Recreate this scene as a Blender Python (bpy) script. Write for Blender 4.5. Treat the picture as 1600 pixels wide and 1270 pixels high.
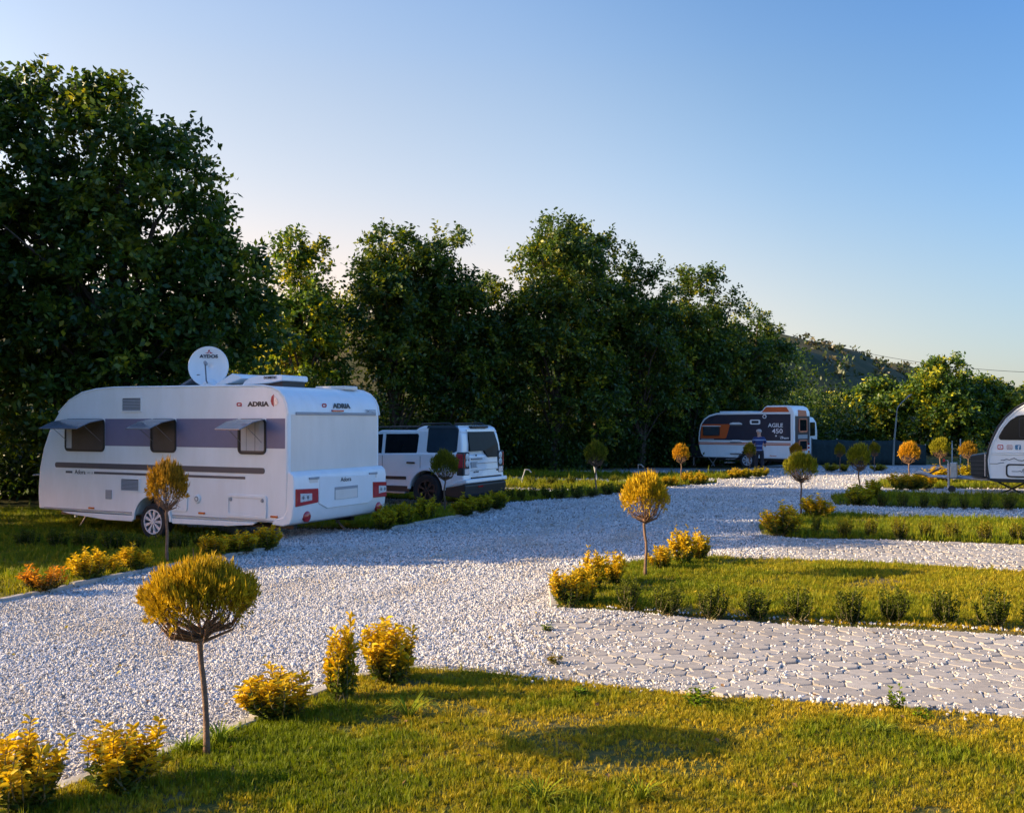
import bpy, bmesh, math, random
import numpy as np
from mathutils import Vector, Matrix, Quaternion

for o in list(bpy.data.objects):
    bpy.data.objects.remove(o)
sc = bpy.context.scene
COL = sc.collection
rng = np.random.default_rng(7)
random.seed(7)
R = math.radians

# ------------------------------------------------------------------ camera
F, HOR, EYE = 1500.0, 658.0, 2.0          # focal length in photo pixels, horizon row, eye height
cam_d = bpy.data.cameras.new('camera')
cam_d.sensor_fit = 'HORIZONTAL'
cam_d.sensor_width = 36.0
cam_d.lens = 36.0 * F / 1600.0
cam_d.clip_end = 3000
cam_d.clip_start = 0.05
cam = bpy.data.objects.new('camera', cam_d)
cam.location = (0, 0, EYE)
cam.rotation_euler = (R(90) + math.atan((HOR - 635.0) / F), 0, 0)
COL.objects.link(cam)
sc.camera = cam

# ------------------------------------------------------------------ sky, sun, exposure
SUN_EL = R(20.0)
SUN_TO = Vector((-1.0, -0.06, 0)).normalized()          # horizontal direction towards the sun
world = bpy.data.worlds.new('World')
sc.world = world
world.use_nodes = True
wn = world.node_tree
wn.nodes.clear()
w_out = wn.nodes.new('ShaderNodeOutputWorld')
w_bg = wn.nodes.new('ShaderNodeBackground')
w_sky = wn.nodes.new('ShaderNodeTexSky')
w_sky.sky_type = 'NISHITA'
w_sky.sun_disc = False
w_sky.sun_elevation = SUN_EL
w_sky.sun_rotation = math.atan2(SUN_TO.x, SUN_TO.y)
w_sky.altitude = 50
w_sky.air_density = 1.0
w_sky.dust_density = 0.6
w_sky.ozone_density = 3.0
w_bg.inputs['Strength'].default_value = 0.114
# tint: sky whitened front-left, off the sun; unseen sky made bluer to fill shade
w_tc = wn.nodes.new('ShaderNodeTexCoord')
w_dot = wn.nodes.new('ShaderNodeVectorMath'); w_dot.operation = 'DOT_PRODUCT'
w_dot.inputs[1].default_value = (-0.87, 0.50, 0.0)      # axis of the added whitening, front-left of the view, not the sun
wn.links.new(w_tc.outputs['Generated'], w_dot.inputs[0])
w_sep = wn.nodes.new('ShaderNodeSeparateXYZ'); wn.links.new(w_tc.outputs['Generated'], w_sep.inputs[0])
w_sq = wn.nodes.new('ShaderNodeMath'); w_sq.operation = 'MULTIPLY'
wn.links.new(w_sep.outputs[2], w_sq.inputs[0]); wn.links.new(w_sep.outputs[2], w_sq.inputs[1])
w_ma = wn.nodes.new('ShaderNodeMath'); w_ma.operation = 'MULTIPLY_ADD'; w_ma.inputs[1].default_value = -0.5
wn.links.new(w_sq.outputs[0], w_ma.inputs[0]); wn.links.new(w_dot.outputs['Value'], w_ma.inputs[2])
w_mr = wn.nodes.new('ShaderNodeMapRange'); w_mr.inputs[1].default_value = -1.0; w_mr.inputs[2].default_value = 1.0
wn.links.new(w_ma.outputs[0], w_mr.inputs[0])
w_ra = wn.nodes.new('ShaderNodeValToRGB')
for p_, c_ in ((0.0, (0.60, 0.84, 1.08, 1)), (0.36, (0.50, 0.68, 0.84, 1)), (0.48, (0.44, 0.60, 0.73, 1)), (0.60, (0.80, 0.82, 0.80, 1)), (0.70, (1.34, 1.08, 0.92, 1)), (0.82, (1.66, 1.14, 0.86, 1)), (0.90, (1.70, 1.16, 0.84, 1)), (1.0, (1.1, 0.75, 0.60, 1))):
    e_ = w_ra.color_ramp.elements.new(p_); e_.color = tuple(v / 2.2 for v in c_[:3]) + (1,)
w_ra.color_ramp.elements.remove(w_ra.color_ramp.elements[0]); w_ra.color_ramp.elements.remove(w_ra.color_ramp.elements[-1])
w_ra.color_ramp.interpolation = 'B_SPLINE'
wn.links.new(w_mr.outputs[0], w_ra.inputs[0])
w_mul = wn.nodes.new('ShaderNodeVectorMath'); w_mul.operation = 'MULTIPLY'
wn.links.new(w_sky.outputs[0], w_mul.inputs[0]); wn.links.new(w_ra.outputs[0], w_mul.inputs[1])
w_rb = wn.nodes.new('ShaderNodeValToRGB')          # paler, warmer air near the horizon; overhead made bluer to fill the shade
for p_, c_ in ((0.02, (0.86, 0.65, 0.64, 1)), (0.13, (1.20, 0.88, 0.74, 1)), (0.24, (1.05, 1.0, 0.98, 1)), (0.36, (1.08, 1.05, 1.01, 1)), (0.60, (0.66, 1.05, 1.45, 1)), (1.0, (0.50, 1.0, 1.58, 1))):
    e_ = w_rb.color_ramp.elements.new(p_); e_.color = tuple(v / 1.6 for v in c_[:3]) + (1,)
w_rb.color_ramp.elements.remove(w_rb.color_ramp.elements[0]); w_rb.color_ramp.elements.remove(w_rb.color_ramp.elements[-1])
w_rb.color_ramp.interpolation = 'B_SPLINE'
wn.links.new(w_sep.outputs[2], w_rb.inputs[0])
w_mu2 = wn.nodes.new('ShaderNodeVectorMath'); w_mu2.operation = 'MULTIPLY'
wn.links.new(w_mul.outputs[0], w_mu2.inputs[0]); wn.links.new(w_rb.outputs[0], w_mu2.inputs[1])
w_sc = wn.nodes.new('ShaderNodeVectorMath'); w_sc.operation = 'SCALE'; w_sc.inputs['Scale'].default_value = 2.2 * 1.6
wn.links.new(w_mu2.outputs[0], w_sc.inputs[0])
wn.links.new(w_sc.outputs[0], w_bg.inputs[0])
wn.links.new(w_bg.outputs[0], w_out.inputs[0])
sun_d = bpy.data.lights.new('sun', 'SUN')
sun_d.energy = 5.0
sun_d.angle = R(0.5)
sun_d.color = (1.0, 0.77, 0.46)
sun = bpy.data.objects.new('sun', sun_d)
sd = Vector((-SUN_TO.x * math.cos(SUN_EL), -SUN_TO.y * math.cos(SUN_EL), -math.sin(SUN_EL)))
sun.rotation_euler = sd.to_track_quat('-Z', 'Y').to_euler()
sun.location = (-30, -5, 20)
COL.objects.link(sun)
vs = sc.view_settings
vs.view_transform = 'Standard'
vs.look = 'None'
vs.exposure = 1.25
vs.gamma = 1.0
vs.use_curve_mapping = False

# ------------------------------------------------------------------ helpers
def G(px, py):
    """photo pixel of a ground point -> place on the ground"""
    Y = F * EYE / (py - HOR)
    return ((px - 800.0) / F * Y, Y)

def sstep(a, b, x):
    t = np.clip((x - a) / (b - a), 0, 1)
    return t * t * (3 - 2 * t)

def zt(x, y):
    """height of the ground: left pitches lie a little lower than the road"""
    x = np.asarray(x, float); y = np.asarray(y, float)
    d = -((x + 3.65) * 0.87 - (y - 15.2) * 0.5)
    base = -0.13 * sstep(0.2, 2.6, d) * sstep(9.5, 13.0, y)
    return base + 0.008 * np.sin(x * 2.1 + y * 1.3) + 0.006 * np.sin(x * 0.9 - y * 3.1)

def tag(o, label=None, cat=None, group=None, kind=None):
    if label: o['label'] = label
    if cat: o['category'] = cat
    if group: o['group'] = group
    if kind: o['kind'] = kind
    return o

def empty(name, loc=(0, 0, 0), rz=0.0):
    o = bpy.data.objects.new(name, None)
    o.location = loc
    o.rotation_euler = (0, 0, rz)
    o.empty_display_size = 0.2
    COL.objects.link(o)
    return o

def link(name, me, mat=None, parent=None):
    o = bpy.data.objects.new(name, me)
    if mat is not None and len(me.materials) == 0:
        me.materials.append(mat)
    COL.objects.link(o)
    if parent is not None:
        o.parent = parent
    return o

def copy_tree(o, parent=None):
    c = o.copy()
    COL.objects.link(c)
    c.parent = parent
    for ch in o.children:
        copy_tree(ch, c)
    return c

ORD = ['first', 'second', 'third', 'fourth', 'fifth', 'sixth', 'seventh', 'eighth', 'ninth', 'tenth', 'eleventh', 'twelfth']

class MB:
    """collects shapes for one mesh"""
    def __init__(s):
        s.v = []; s.f = []
    def add(s, vs, fs):
        k = len(s.v)
        s.v += [tuple(p) for p in vs]
        s.f += [tuple(i + k for i in f) for f in fs]
        return s
    def box(s, a, b, rot=None):
        (x0, y0, z0), (x1, y1, z1) = a, b
        P = [(x0, y0, z0), (x1, y0, z0), (x1, y1, z0), (x0, y1, z0), (x0, y0, z1), (x1, y0, z1), (x1, y1, z1), (x0, y1, z1)]
        if rot is not None:
            c = Vector(((x0 + x1) / 2, (y0 + y1) / 2, (z0 + z1) / 2))
            P = [tuple(rot @ (Vector(p) - c) + c) for p in P]
        return s.add(P, [(0, 3, 2, 1), (4, 5, 6, 7), (0, 1, 5, 4), (1, 2, 6, 5), (2, 3, 7, 6), (3, 0, 4, 7)])
    def prism(s, pts, axis, a, b):
        """polygon pts (2-D) pushed from a to b along axis"""
        n = len(pts)
        area = sum(pts[i][0] * pts[(i + 1) % n][1] - pts[(i + 1) % n][0] * pts[i][1] for i in range(n))
        if area < 0: pts = pts[::-1]
        def m(p, d):
            if axis == 'y': return (p[0], d, p[1])
            if axis == 'x': return (d, p[0], p[1])
            return (p[0], p[1], d)
        P = [m(p, a) for p in pts] + [m(p, b) for p in pts]
        lo, hi = tuple(range(n)), tuple(range(n, 2 * n))
        fs = [lo[::-1], hi] + [(i, (i + 1) % n, n + (i + 1) % n, n + i) for i in range(n)]
        if axis == 'y': fs = [f[::-1] for f in fs]
        return s.add(P, fs)
    def tube(s, pts, rad, n=8, cap=True):
        pts = [Vector(p) for p in pts]
        if not hasattr(rad, '__len__'): rad = [rad] * len(pts)
        k = len(s.v)
        up = Vector((0.13, 0.29, 0.95))
        for i, p in enumerate(pts):
            t = (pts[min(i + 1, len(pts) - 1)] - pts[max(i - 1, 0)]).normalized()
            a = t.cross(up)
            if a.length < 0.05: a = t.cross(Vector((1, 0, 0)))
            a.normalize(); b = t.cross(a)
            for j in range(n):
                q = 2 * math.pi * j / n
                s.v.append(tuple(p + (a * math.cos(q) + b * math.sin(q)) * rad[i]))
        for i in range(len(pts) - 1):
            for j in range(n):
                s.f.append((k + i * n + j, k + i * n + (j + 1) % n, k + (i + 1) * n + (j + 1) % n, k + (i + 1) * n + j))
        if cap:
            s.f.append(tuple(k + j for j in range(n))[::-1])
            e = k + (len(pts) - 1) * n
            s.f.append(tuple(e + j for j in range(n)))
        return s
    def lathe(s, prof, c, axis='y', n=28):
        """prof: (radius, offset along axis)"""
        k = len(s.v)
        for r, h in prof:
            for j in range(n):
                q = 2 * math.pi * j / n
                a, b = r * math.cos(q), r * math.sin(q)
                if axis == 'y': s.v.append((c[0] + a, c[1] + h, c[2] + b))
                elif axis == 'x': s.v.append((c[0] + h, c[1] + a, c[2] + b))
                else: s.v.append((c[0] + a, c[1] + b, c[2] + h))
        for i in range(len(prof) - 1):
            for j in range(n):
                s.f.append((k + i * n + j, k + i * n + (j + 1) % n, k + (i + 1) * n + (j + 1) % n, k + (i + 1) * n + j))
        return s
    def build(s, name, mat, parent=None, bevel=0.0, seg=2, smooth=False, fix=True):
        me = bpy.data.meshes.new(name)
        me.from_pydata(s.v, [], s.f)
        if fix:
            bm = bmesh.new(); bm.from_mesh(me)
            bmesh.ops.recalc_face_normals(bm, faces=bm.faces)
            bm.to_mesh(me); bm.free()
        if smooth or bevel:
            me.polygons.foreach_set('use_smooth', [True] * len(me.polygons))
            if not bevel:
                try: me.set_sharp_from_angle(angle=R(40))
                except Exception: pass
        me.update()
        o = link(name, me, mat, parent)
        if bevel:
            m = o.modifiers.new('bevel', 'BEVEL')
            m.width = bevel; m.segments = seg; m.limit_method = 'ANGLE'; m.angle_limit = R(32)
            m.harden_normals = True
        return o

def rrect(x0, z0, x1, z1, r, n=5):
    """rounded rectangle outline"""
    P = []
    for cx, cz, a0 in ((x1 - r, z1 - r, 0), (x0 + r, z1 - r, 90), (x0 + r, z0 + r, 180), (x1 - r, z0 + r, 270)):
        for i in range(n + 1):
            a = R(a0 + 90.0 * i / n)
            P.append((cx + r * math.cos(a), cz + r * math.sin(a)))
    return P

def ring(mb, outer, inner, axis, a, b):
    """frame between two outlines with the same number of points, pushed a..b"""
    n = len(outer)
    def m(p, d): return (p[0], d, p[1]) if axis == 'y' else (d, p[0], p[1])
    P = [m(p, a) for p in outer] + [m(p, a) for p in inner] + [m(p, b) for p in outer] + [m(p, b) for p in inner]
    fs = []
    for i in range(n):
        j = (i + 1) % n
        fs += [(i, j, n + j, n + i), (2 * n + i, 3 * n + i, 3 * n + j, 2 * n + j), (i, 2 * n + i, 2 * n + j, j), (n + i, n + j, 3 * n + j, 3 * n + i)]
    return mb.add(P, fs)

# ------------------------------------------------------------------ materials
def new_mat(name):
    m = bpy.data.materials.new(name)
    m.use_nodes = True
    nt = m.node_tree
    return m, nt, nt.nodes['Principled BSDF'], nt.nodes['Material Output']

def plain(name, col, rough=0.5, metal=0.0, noise=0.06, scale=6.0, coat=0.0, bump=0.0, bscale=40.0, spec=0.5):
    m, nt, b, out = new_mat(name)
    b.inputs['Roughness'].default_value = rough
    b.inputs['Metallic'].default_value = metal
    b.inputs['Coat Weight'].default_value = coat
    b.inputs['Specular IOR Level'].default_value = spec
    tc = nt.nodes.new('ShaderNodeTexCoord')
    nz = nt.nodes.new('ShaderNodeTexNoise')
    nz.inputs['Scale'].default_value = scale
    nz.inputs['Detail'].default_value = 5
    nt.links.new(tc.outputs['Object'], nz.inputs['Vector'])
    mr = nt.nodes.new('ShaderNodeMapRange')
    mr.inputs[1].default_value = 0.3; mr.inputs[2].default_value = 0.7
    mr.inputs[3].default_value = 1 - noise; mr.inputs[4].default_value = 1 + noise
    nt.links.new(nz.outputs[0], mr.inputs[0])
    mx = nt.nodes.new('ShaderNodeVectorMath'); mx.operation = 'SCALE'
    mx.inputs[0].default_value = col
    nt.links.new(mr.outputs[0], mx.inputs['Scale'])
    nt.links.new(mx.outputs[0], b.inputs['Base Color'])
    if bump:
        n2 = nt.nodes.new('ShaderNodeTexNoise'); n2.inputs['Scale'].default_value = bscale; n2.inputs['Detail'].default_value = 4
        nt.links.new(tc.outputs['Object'], n2.inputs['Vector'])
        bp = nt.nodes.new('ShaderNodeBump'); bp.inputs['Strength'].default_value = bump; bp.inputs['Distance'].default_value = 0.01
        nt.links.new(n2.outputs[0], bp.inputs['Height'])
        nt.links.new(bp.outputs[0], b.inputs['Normal'])
    return m

def leafmat(name, trans=0.35, rough=0.45, tcol=(1.5, 1.35, 0.55), instancer=False, spec=0.4):
    """leaf: colour from the tint attribute, some light let through"""
    m, nt, b, out = new_mat(name)
    at = nt.nodes.new('ShaderNodeAttribute'); at.attribute_name = 'tint'
    if instancer: at.attribute_type = 'INSTANCER'
    b.inputs['Roughness'].default_value = rough
    b.inputs['Specular IOR Level'].default_value = spec
    nt.links.new(at.outputs['Color'], b.inputs['Base Color'])
    tr = nt.nodes.new('ShaderNodeBsdfTranslucent')
    mu = nt.nodes.new('ShaderNodeVectorMath'); mu.operation = 'MULTIPLY'; mu.inputs[1].default_value = tcol
    nt.links.new(at.outputs['Color'], mu.inputs[0])
    nt.links.new(mu.outputs[0], tr.inputs['Color'])
    mix = nt.nodes.new('ShaderNodeMixShader'); mix.inputs[0].default_value = trans
    nt.links.new(b.outputs[0], mix.inputs[1]); nt.links.new(tr.outputs[0], mix.inputs[2])
    nt.links.new(mix.outputs[0], out.inputs['Surface'])
    return m

def ramp(nt, src, stops):
    r = nt.nodes.new('ShaderNodeValToRGB')
    while len(r.color_ramp.elements) < len(stops): r.color_ramp.elements.new(0.5)
    for e, (p, c) in zip(r.color_ramp.elements, stops):
        e.position = p; e.color = (*c, 1)
    nt.links.new(src, r.inputs[0])
    return r

M = {}
def gel(name, col):
    """caravan skin: glossy gelcoat with faint streaks of dust"""
    m, nt, b, out = new_mat(name)
    b.inputs['Coat Weight'].default_value = 0.25
    b.inputs['Coat Roughness'].default_value = 0.15
    tc = nt.nodes.new('ShaderNodeTexCoord')
    mp = nt.nodes.new('ShaderNodeMapping'); mp.inputs['Scale'].default_value = (1.6, 1.6, 0.5)
    nt.links.new(tc.outputs['Object'], mp.inputs['Vector'])
    nz = nt.nodes.new('ShaderNodeTexNoise'); nz.inputs['Scale'].default_value = 2.0; nz.inputs['Detail'].default_value = 8; nz.inputs['Roughness'].default_value = 0.65
    nt.links.new(mp.outputs[0], nz.inputs['Vector'])
    r = ramp(nt, nz.outputs[0], [(0.25, tuple(c * 0.92 * k for c, k in zip(col, (1, 0.985, 0.96)))), (0.62, col)])
    nt.links.new(r.outputs[0], b.inputs['Base Color'])
    r2 = nt.nodes.new('ShaderNodeMapRange'); r2.inputs[3].default_value = 0.45; r2.inputs[4].default_value = 0.25
    nt.links.new(nz.outputs[0], r2.inputs[0]); nt.links.new(r2.outputs[0], b.inputs['Roughness'])
    n3 = nt.nodes.new('ShaderNodeTexNoise'); n3.inputs['Scale'].default_value = 1.6
    nt.links.new(tc.outputs['Object'], n3.inputs['Vector'])
    bp = nt.nodes.new('ShaderNodeBump'); bp.inputs['Strength'].default_value = 0.06; bp.inputs['Distance'].default_value = 0.05
    nt.links.new(n3.outputs[0], bp.inputs['Height']); nt.links.new(bp.outputs[0], b.inputs['Normal'])
    return m
M['gel'] = gel('gelcoat_white', (0.84, 0.84, 0.83))
M['gel_cream'] = gel('gelcoat_cream', (0.78, 0.71, 0.64))  # cream base colour paints in the gravel's reflection on the rear panel
M['paint'] = plain('car_paint_white', (0.78, 0.79, 0.80), 0.25, noise=0.02, coat=0.8)
M['band'] = plain('band_lilac', (0.16, 0.15, 0.24), 0.4, noise=0.04)
M['slate'] = plain('stripe_slate', (0.045, 0.06, 0.085), 0.4, noise=0.05)
M['black'] = plain('black_plastic', (0.015, 0.016, 0.018), 0.5)
M['rubber'] = plain('tyre_rubber', (0.018, 0.018, 0.02), 0.85, bump=0.4, bscale=60)
M['screen'] = plain('window_screen', (0.055, 0.05, 0.055), 0.35, noise=0.2, scale=3)
M['glass'] = plain('tinted_glass', (0.008, 0.011, 0.014), 0.08, noise=0.1, spec=0.35)
M['glass_dull'] = plain('dusty_dark_glass', (0.008, 0.010, 0.012), 0.35, noise=0.2, spec=0.12)
M['glass_blue'] = plain('tinted_glass_side', (0.02, 0.04, 0.06), 0.12, noise=0.1, spec=1.0)
M['acrylic'] = plain('window_acrylic', (0.17, 0.17, 0.19), 0.12, noise=0.1, spec=0.8)
M['curtain'] = plain('curtain_cloth', (0.55, 0.50, 0.50), 0.9)
M['grey'] = plain('grey_plastic', (0.33, 0.33, 0.34), 0.5)
M['midgrey'] = plain('mid_grey', (0.16, 0.16, 0.17), 0.5)
M['alloy'] = plain('alloy', (0.52, 0.55, 0.60), 0.4, metal=0.15)
M['lamp_steel'] = plain('lamp_steel', (0.20, 0.22, 0.21), 0.6, metal=0.4, noise=0.15)
M['steel'] = plain('galvanised_steel', (0.42, 0.43, 0.45), 0.45, metal=0.8, noise=0.15, scale=15)
M['red'] = plain('red_lens', (0.42, 0.012, 0.02), 0.15, coat=0.6)
M['logo_red'] = plain('red_print', (0.45, 0.02, 0.04), 0.4)
M['amber'] = plain('amber_lens', (0.62, 0.12, 0.02), 0.2)
M['clear'] = plain('clear_lens', (0.62, 0.60, 0.58), 0.1, noise=0.25, scale=40)
M['ink'] = plain('dark_print', (0.03, 0.032, 0.04), 0.4)
M['white_print'] = plain('white_print', (0.8, 0.8, 0.8), 0.5)
M['navy'] = plain('navy_panel', (0.016, 0.024, 0.048), 0.3, noise=0.08, coat=0.3)
M['orange'] = plain('orange_panel', (0.62, 0.10, 0.02), 0.35, noise=0.06, coat=0.3)
M['orange_pale'] = plain('orange_stripe', (0.60, 0.17, 0.08), 0.4)
M['concrete'] = plain('kerb_concrete', (0.36, 0.33, 0.29), 0.9, noise=0.22, scale=9, bump=0.5, bscale=35)
M['bark'] = plain('bark', (0.075, 0.055, 0.042), 0.9, noise=0.35, scale=18, bump=0.9, bscale=40)
M['thin_bark'] = plain('young_bark', (0.16, 0.095, 0.06), 0.85, noise=0.3, scale=40, bump=0.6, bscale=90)
M['twig'] = plain('twig', (0.17, 0.10, 0.06), 0.9, noise=0.2)
M['stem'] = plain('green_stem', (0.12, 0.10, 0.04), 0.8, noise=0.2)
M['leaf_tree'] = leafmat('leaf_tree', 0.36, tcol=(1.7, 1.5, 0.5))
M['leaf_gold'] = leafmat('leaf_gold', 0.38, rough=0.6, spec=0.2, tcol=(1.25, 1.15, 0.6))
M['leaf_green'] = leafmat('leaf_green', 0.3, rough=0.65, spec=0.15)
M['needle'] = leafmat('needle', 0.22, rough=0.7, tcol=(1.2, 1.1, 0.6), spec=0.2)
M['grass'] = leafmat('grass_blade', 0.35, rough=0.6, tcol=(1.3, 1.25, 0.5), instancer=True, spec=0.25)
M['net'] = plain('shade_net', (0.010, 0.028, 0.030), 0.85, noise=0.25, scale=8, bump=0.3, bscale=200)
M['skin'] = plain('skin', (0.45, 0.26, 0.18), 0.55)
M['cloth_dark'] = plain('dark_cloth', (0.018, 0.02, 0.03), 0.9)
M['cap'] = plain('cap_cloth', (0.36, 0.34, 0.33), 0.9)
M['stone_path'] = plain('pale_stone', (0.42, 0.42, 0.42), 0.9, noise=0.2, scale=7, bump=0.4)

def gravel_mat(name, k=1.0):
    m, nt, b, out = new_mat(name)
    tc = nt.nodes.new('ShaderNodeTexCoord')
    vo = nt.nodes.new('ShaderNodeTexVoronoi'); vo.inputs['Scale'].default_value = 38
    nt.links.new(tc.outputs['Object'], vo.inputs['Vector'])
    nz = nt.nodes.new('ShaderNodeTexNoise'); nz.inputs['Scale'].default_value = 0.7; nz.inputs['Detail'].default_value = 6
    nt.links.new(tc.outputs['Object'], nz.inputs['Vector'])
    sep = nt.nodes.new('ShaderNodeSeparateColor'); nt.links.new(vo.outputs['Color'], sep.inputs[0])
    r = ramp(nt, sep.outputs[0], [(0.0, (0.23 * k, 0.22 * k, 0.215 * k)), (0.35, (0.42 * k, 0.41 * k, 0.405 * k)), (1.0, (0.60 * k, 0.59 * k, 0.59 * k))])
    dust = ramp(nt, nz.outputs[0], [(0.50, (1, 1, 1)), (0.70, (0.80, 0.72, 0.62))])
    mx = nt.nodes.new('ShaderNodeMix'); mx.data_type = 'RGBA'; mx.blend_type = 'MULTIPLY'; mx.inputs[0].default_value = 1.0
    nt.links.new(r.outputs[0], mx.inputs[6]); nt.links.new(dust.outputs[0], mx.inputs[7])
    nt.links.new(mx.outputs[2], b.inputs['Base Color'])
    b.inputs['Roughness'].default_value = 0.9
    b.inputs['Specular IOR Level'].default_value = 0.2
    bp = nt.nodes.new('ShaderNodeBump'); bp.inputs['Strength'].default_value = 0.9; bp.inputs['Distance'].default_value = 0.03; bp.invert = True
    nt.links.new(vo.outputs['Distance'], bp.inputs['Height'])
    nt.links.new(bp.outputs[0], b.inputs['Normal'])
    return m
M['gravel'] = gravel_mat('white_gravel')

def stone_mat():
    m, nt, b, out = new_mat('gravel_stone')
    at = nt.nodes.new('ShaderNodeAttribute'); at.attribute_name = 'tint'; at.attribute_type = 'INSTANCER'
    nt.links.new(at.outputs['Color'], b.inputs['Base Color'])
    b.inputs['Roughness'].default_value = 0.85
    b.inputs['Specular IOR Level'].default_value = 0.25
    return m
M['stone'] = stone_mat()

def paver_mat():
    m, nt, b, out = new_mat('paver_concrete')
    oi = nt.nodes.new('ShaderNodeObjectInfo')
    tc = nt.nodes.new('ShaderNodeTexCoord')
    nz = nt.nodes.new('ShaderNodeTexNoise'); nz.inputs['Scale'].default_value = 14; nz.inputs['Detail'].default_value = 6
    nt.links.new(tc.outputs['Object'], nz.inputs['Vector'])
    r = ramp(nt, oi.outputs['Random'], [(0, (0.30, 0.272, 0.248)), (1, (0.43, 0.395, 0.36))])
    r2 = ramp(nt, nz.outputs[0], [(0.3, (0.78, 0.76, 0.73)), (0.7, (1.05, 1.03, 1.0))])
    mx = nt.nodes.new('ShaderNodeMix'); mx.data_type = 'RGBA'; mx.blend_type = 'MULTIPLY'; mx.inputs[0].default_value = 1.0
    nt.links.new(r.outputs[0], mx.inputs[6]); nt.links.new(r2.outputs[0], mx.inputs[7])
    nt.links.new(mx.outputs[2], b.inputs['Base Color'])
    b.inputs['Roughness'].default_value = 0.9
    n2 = nt.nodes.new('ShaderNodeTexNoise'); n2.inputs['Scale'].default_value = 120
    nt.links.new(tc.outputs['Object'], n2.inputs['Vector'])
    bp = nt.nodes.new('ShaderNodeBump'); bp.inputs['Strength'].default_value = 0.4; bp.inputs['Distance'].default_value = 0.004
    nt.links.new(n2.outputs[0], bp.inputs['Height']); nt.links.new(bp.outputs[0], b.inputs['Normal'])
    return m
M['paver'] = paver_mat()

def soil_mat(name, stops, scale=1.2, fine=30):
    m, nt, b, out = new_mat(name)
    tc = nt.nodes.new('ShaderNodeTexCoord')
    nz = nt.nodes.new('ShaderNodeTexNoise'); nz.inputs['Scale'].default_value = scale; nz.inputs['Detail'].default_value = 9; nz.inputs['Roughness'].default_value = 0.7
    nt.links.new(tc.outputs['Object'], nz.inputs['Vector'])
    r = ramp(nt, nz.outputs[0], stops)
    nt.links.new(r.outputs[0], b.inputs['Base Color'])
    b.inputs['Roughness'].default_value = 0.95
    b.inputs['Specular IOR Level'].default_value = 0.1
    n2 = nt.nodes.new('ShaderNodeTexNoise'); n2.inputs['Scale'].default_value = fine; n2.inputs['Detail'].default_value = 6
    nt.links.new(tc.outputs['Object'], n2.inputs['Vector'])
    bp = nt.nodes.new('ShaderNodeBump'); bp.inputs['Strength'].default_value = 0.8; bp.inputs['Distance'].default_value = 0.04
    nt.links.new(n2.outputs[0], bp.inputs['Height']); nt.links.new(bp.outputs[0], b.inputs['Normal'])
    return m
M['lawn'] = soil_mat('lawn_soil', [(0.30, (0.050, 0.065, 0.012)), (0.5, (0.085, 0.085, 0.02)), (0.68, (0.19, 0.14, 0.06))])
M['earth'] = soil_mat('earth', [(0.30, (0.03, 0.045, 0.012)), (0.5, (0.07, 0.07, 0.025)), (0.7, (0.13, 0.10, 0.05))], 0.6, 9)
M['hill'] = soil_mat('hill_scrub', [(0.28, (0.030, 0.042, 0.020)), (0.5, (0.065, 0.066, 0.032)), (0.72, (0.15, 0.105, 0.05))], 0.10, 1.5)

# ------------------------------------------------------------------ ground
def pip(poly, P):
    x, y = P[:, 0], P[:, 1]
    ins = np.zeros(len(P), bool)
    n = len(poly)
    for i in range(n):
        x0, y0 = poly[i]; x1, y1 = poly[(i + 1) % n]
        c = ((y0 > y) != (y1 > y)) & (x < (x1 - x0) * (y - y0) / (y1 - y0 + 1e-12) + x0)
        ins ^= c
    return ins

def grid_mesh(name, xs, ys, zf, mat, kind='structure'):
    X, Y = np.meshgrid(xs, ys)
    Z = zf(X, Y)
    V = np.stack([X.ravel(), Y.ravel(), Z.ravel()], 1)
    nx, ny = len(xs), len(ys)
    fs = [(j * nx + i, j * nx + i + 1, (j + 1) * nx + i + 1, (j + 1) * nx + i) for j in range(ny - 1) for i in range(nx - 1)]
    me = bpy.data.meshes.new(name)
    me.from_pydata(V.tolist(), [], fs)
    me.polygons.foreach_set('use_smooth', [True] * len(fs))
    o = link(name, me, mat)
    o['kind'] = kind
    return o

def span(a, b, s): return list(np.arange(a, b, s))
gx = [-600, -300, -150, -80, -50, -35, -26] + span(-22, 26, 0.8) + [30, 40, 60, 90, 150, 300, 600]
gy = [-40, -20, -8, 0] + span(2, 50, 0.8) + [55, 65, 80, 110, 160, 300, 700, 1400]
grid_mesh('ground', gx, gy, lambda x, y: zt(x, y) - 0.03, M['earth'])
grid_mesh('gravel_road', span(-9, 22, 0.4), span(1, 44, 0.4), lambda x, y: zt(x, y) - 0.06 * sstep(-5.0, -6.5, x) * sstep(20.5, 22.5, y), M['gravel'])

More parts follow.
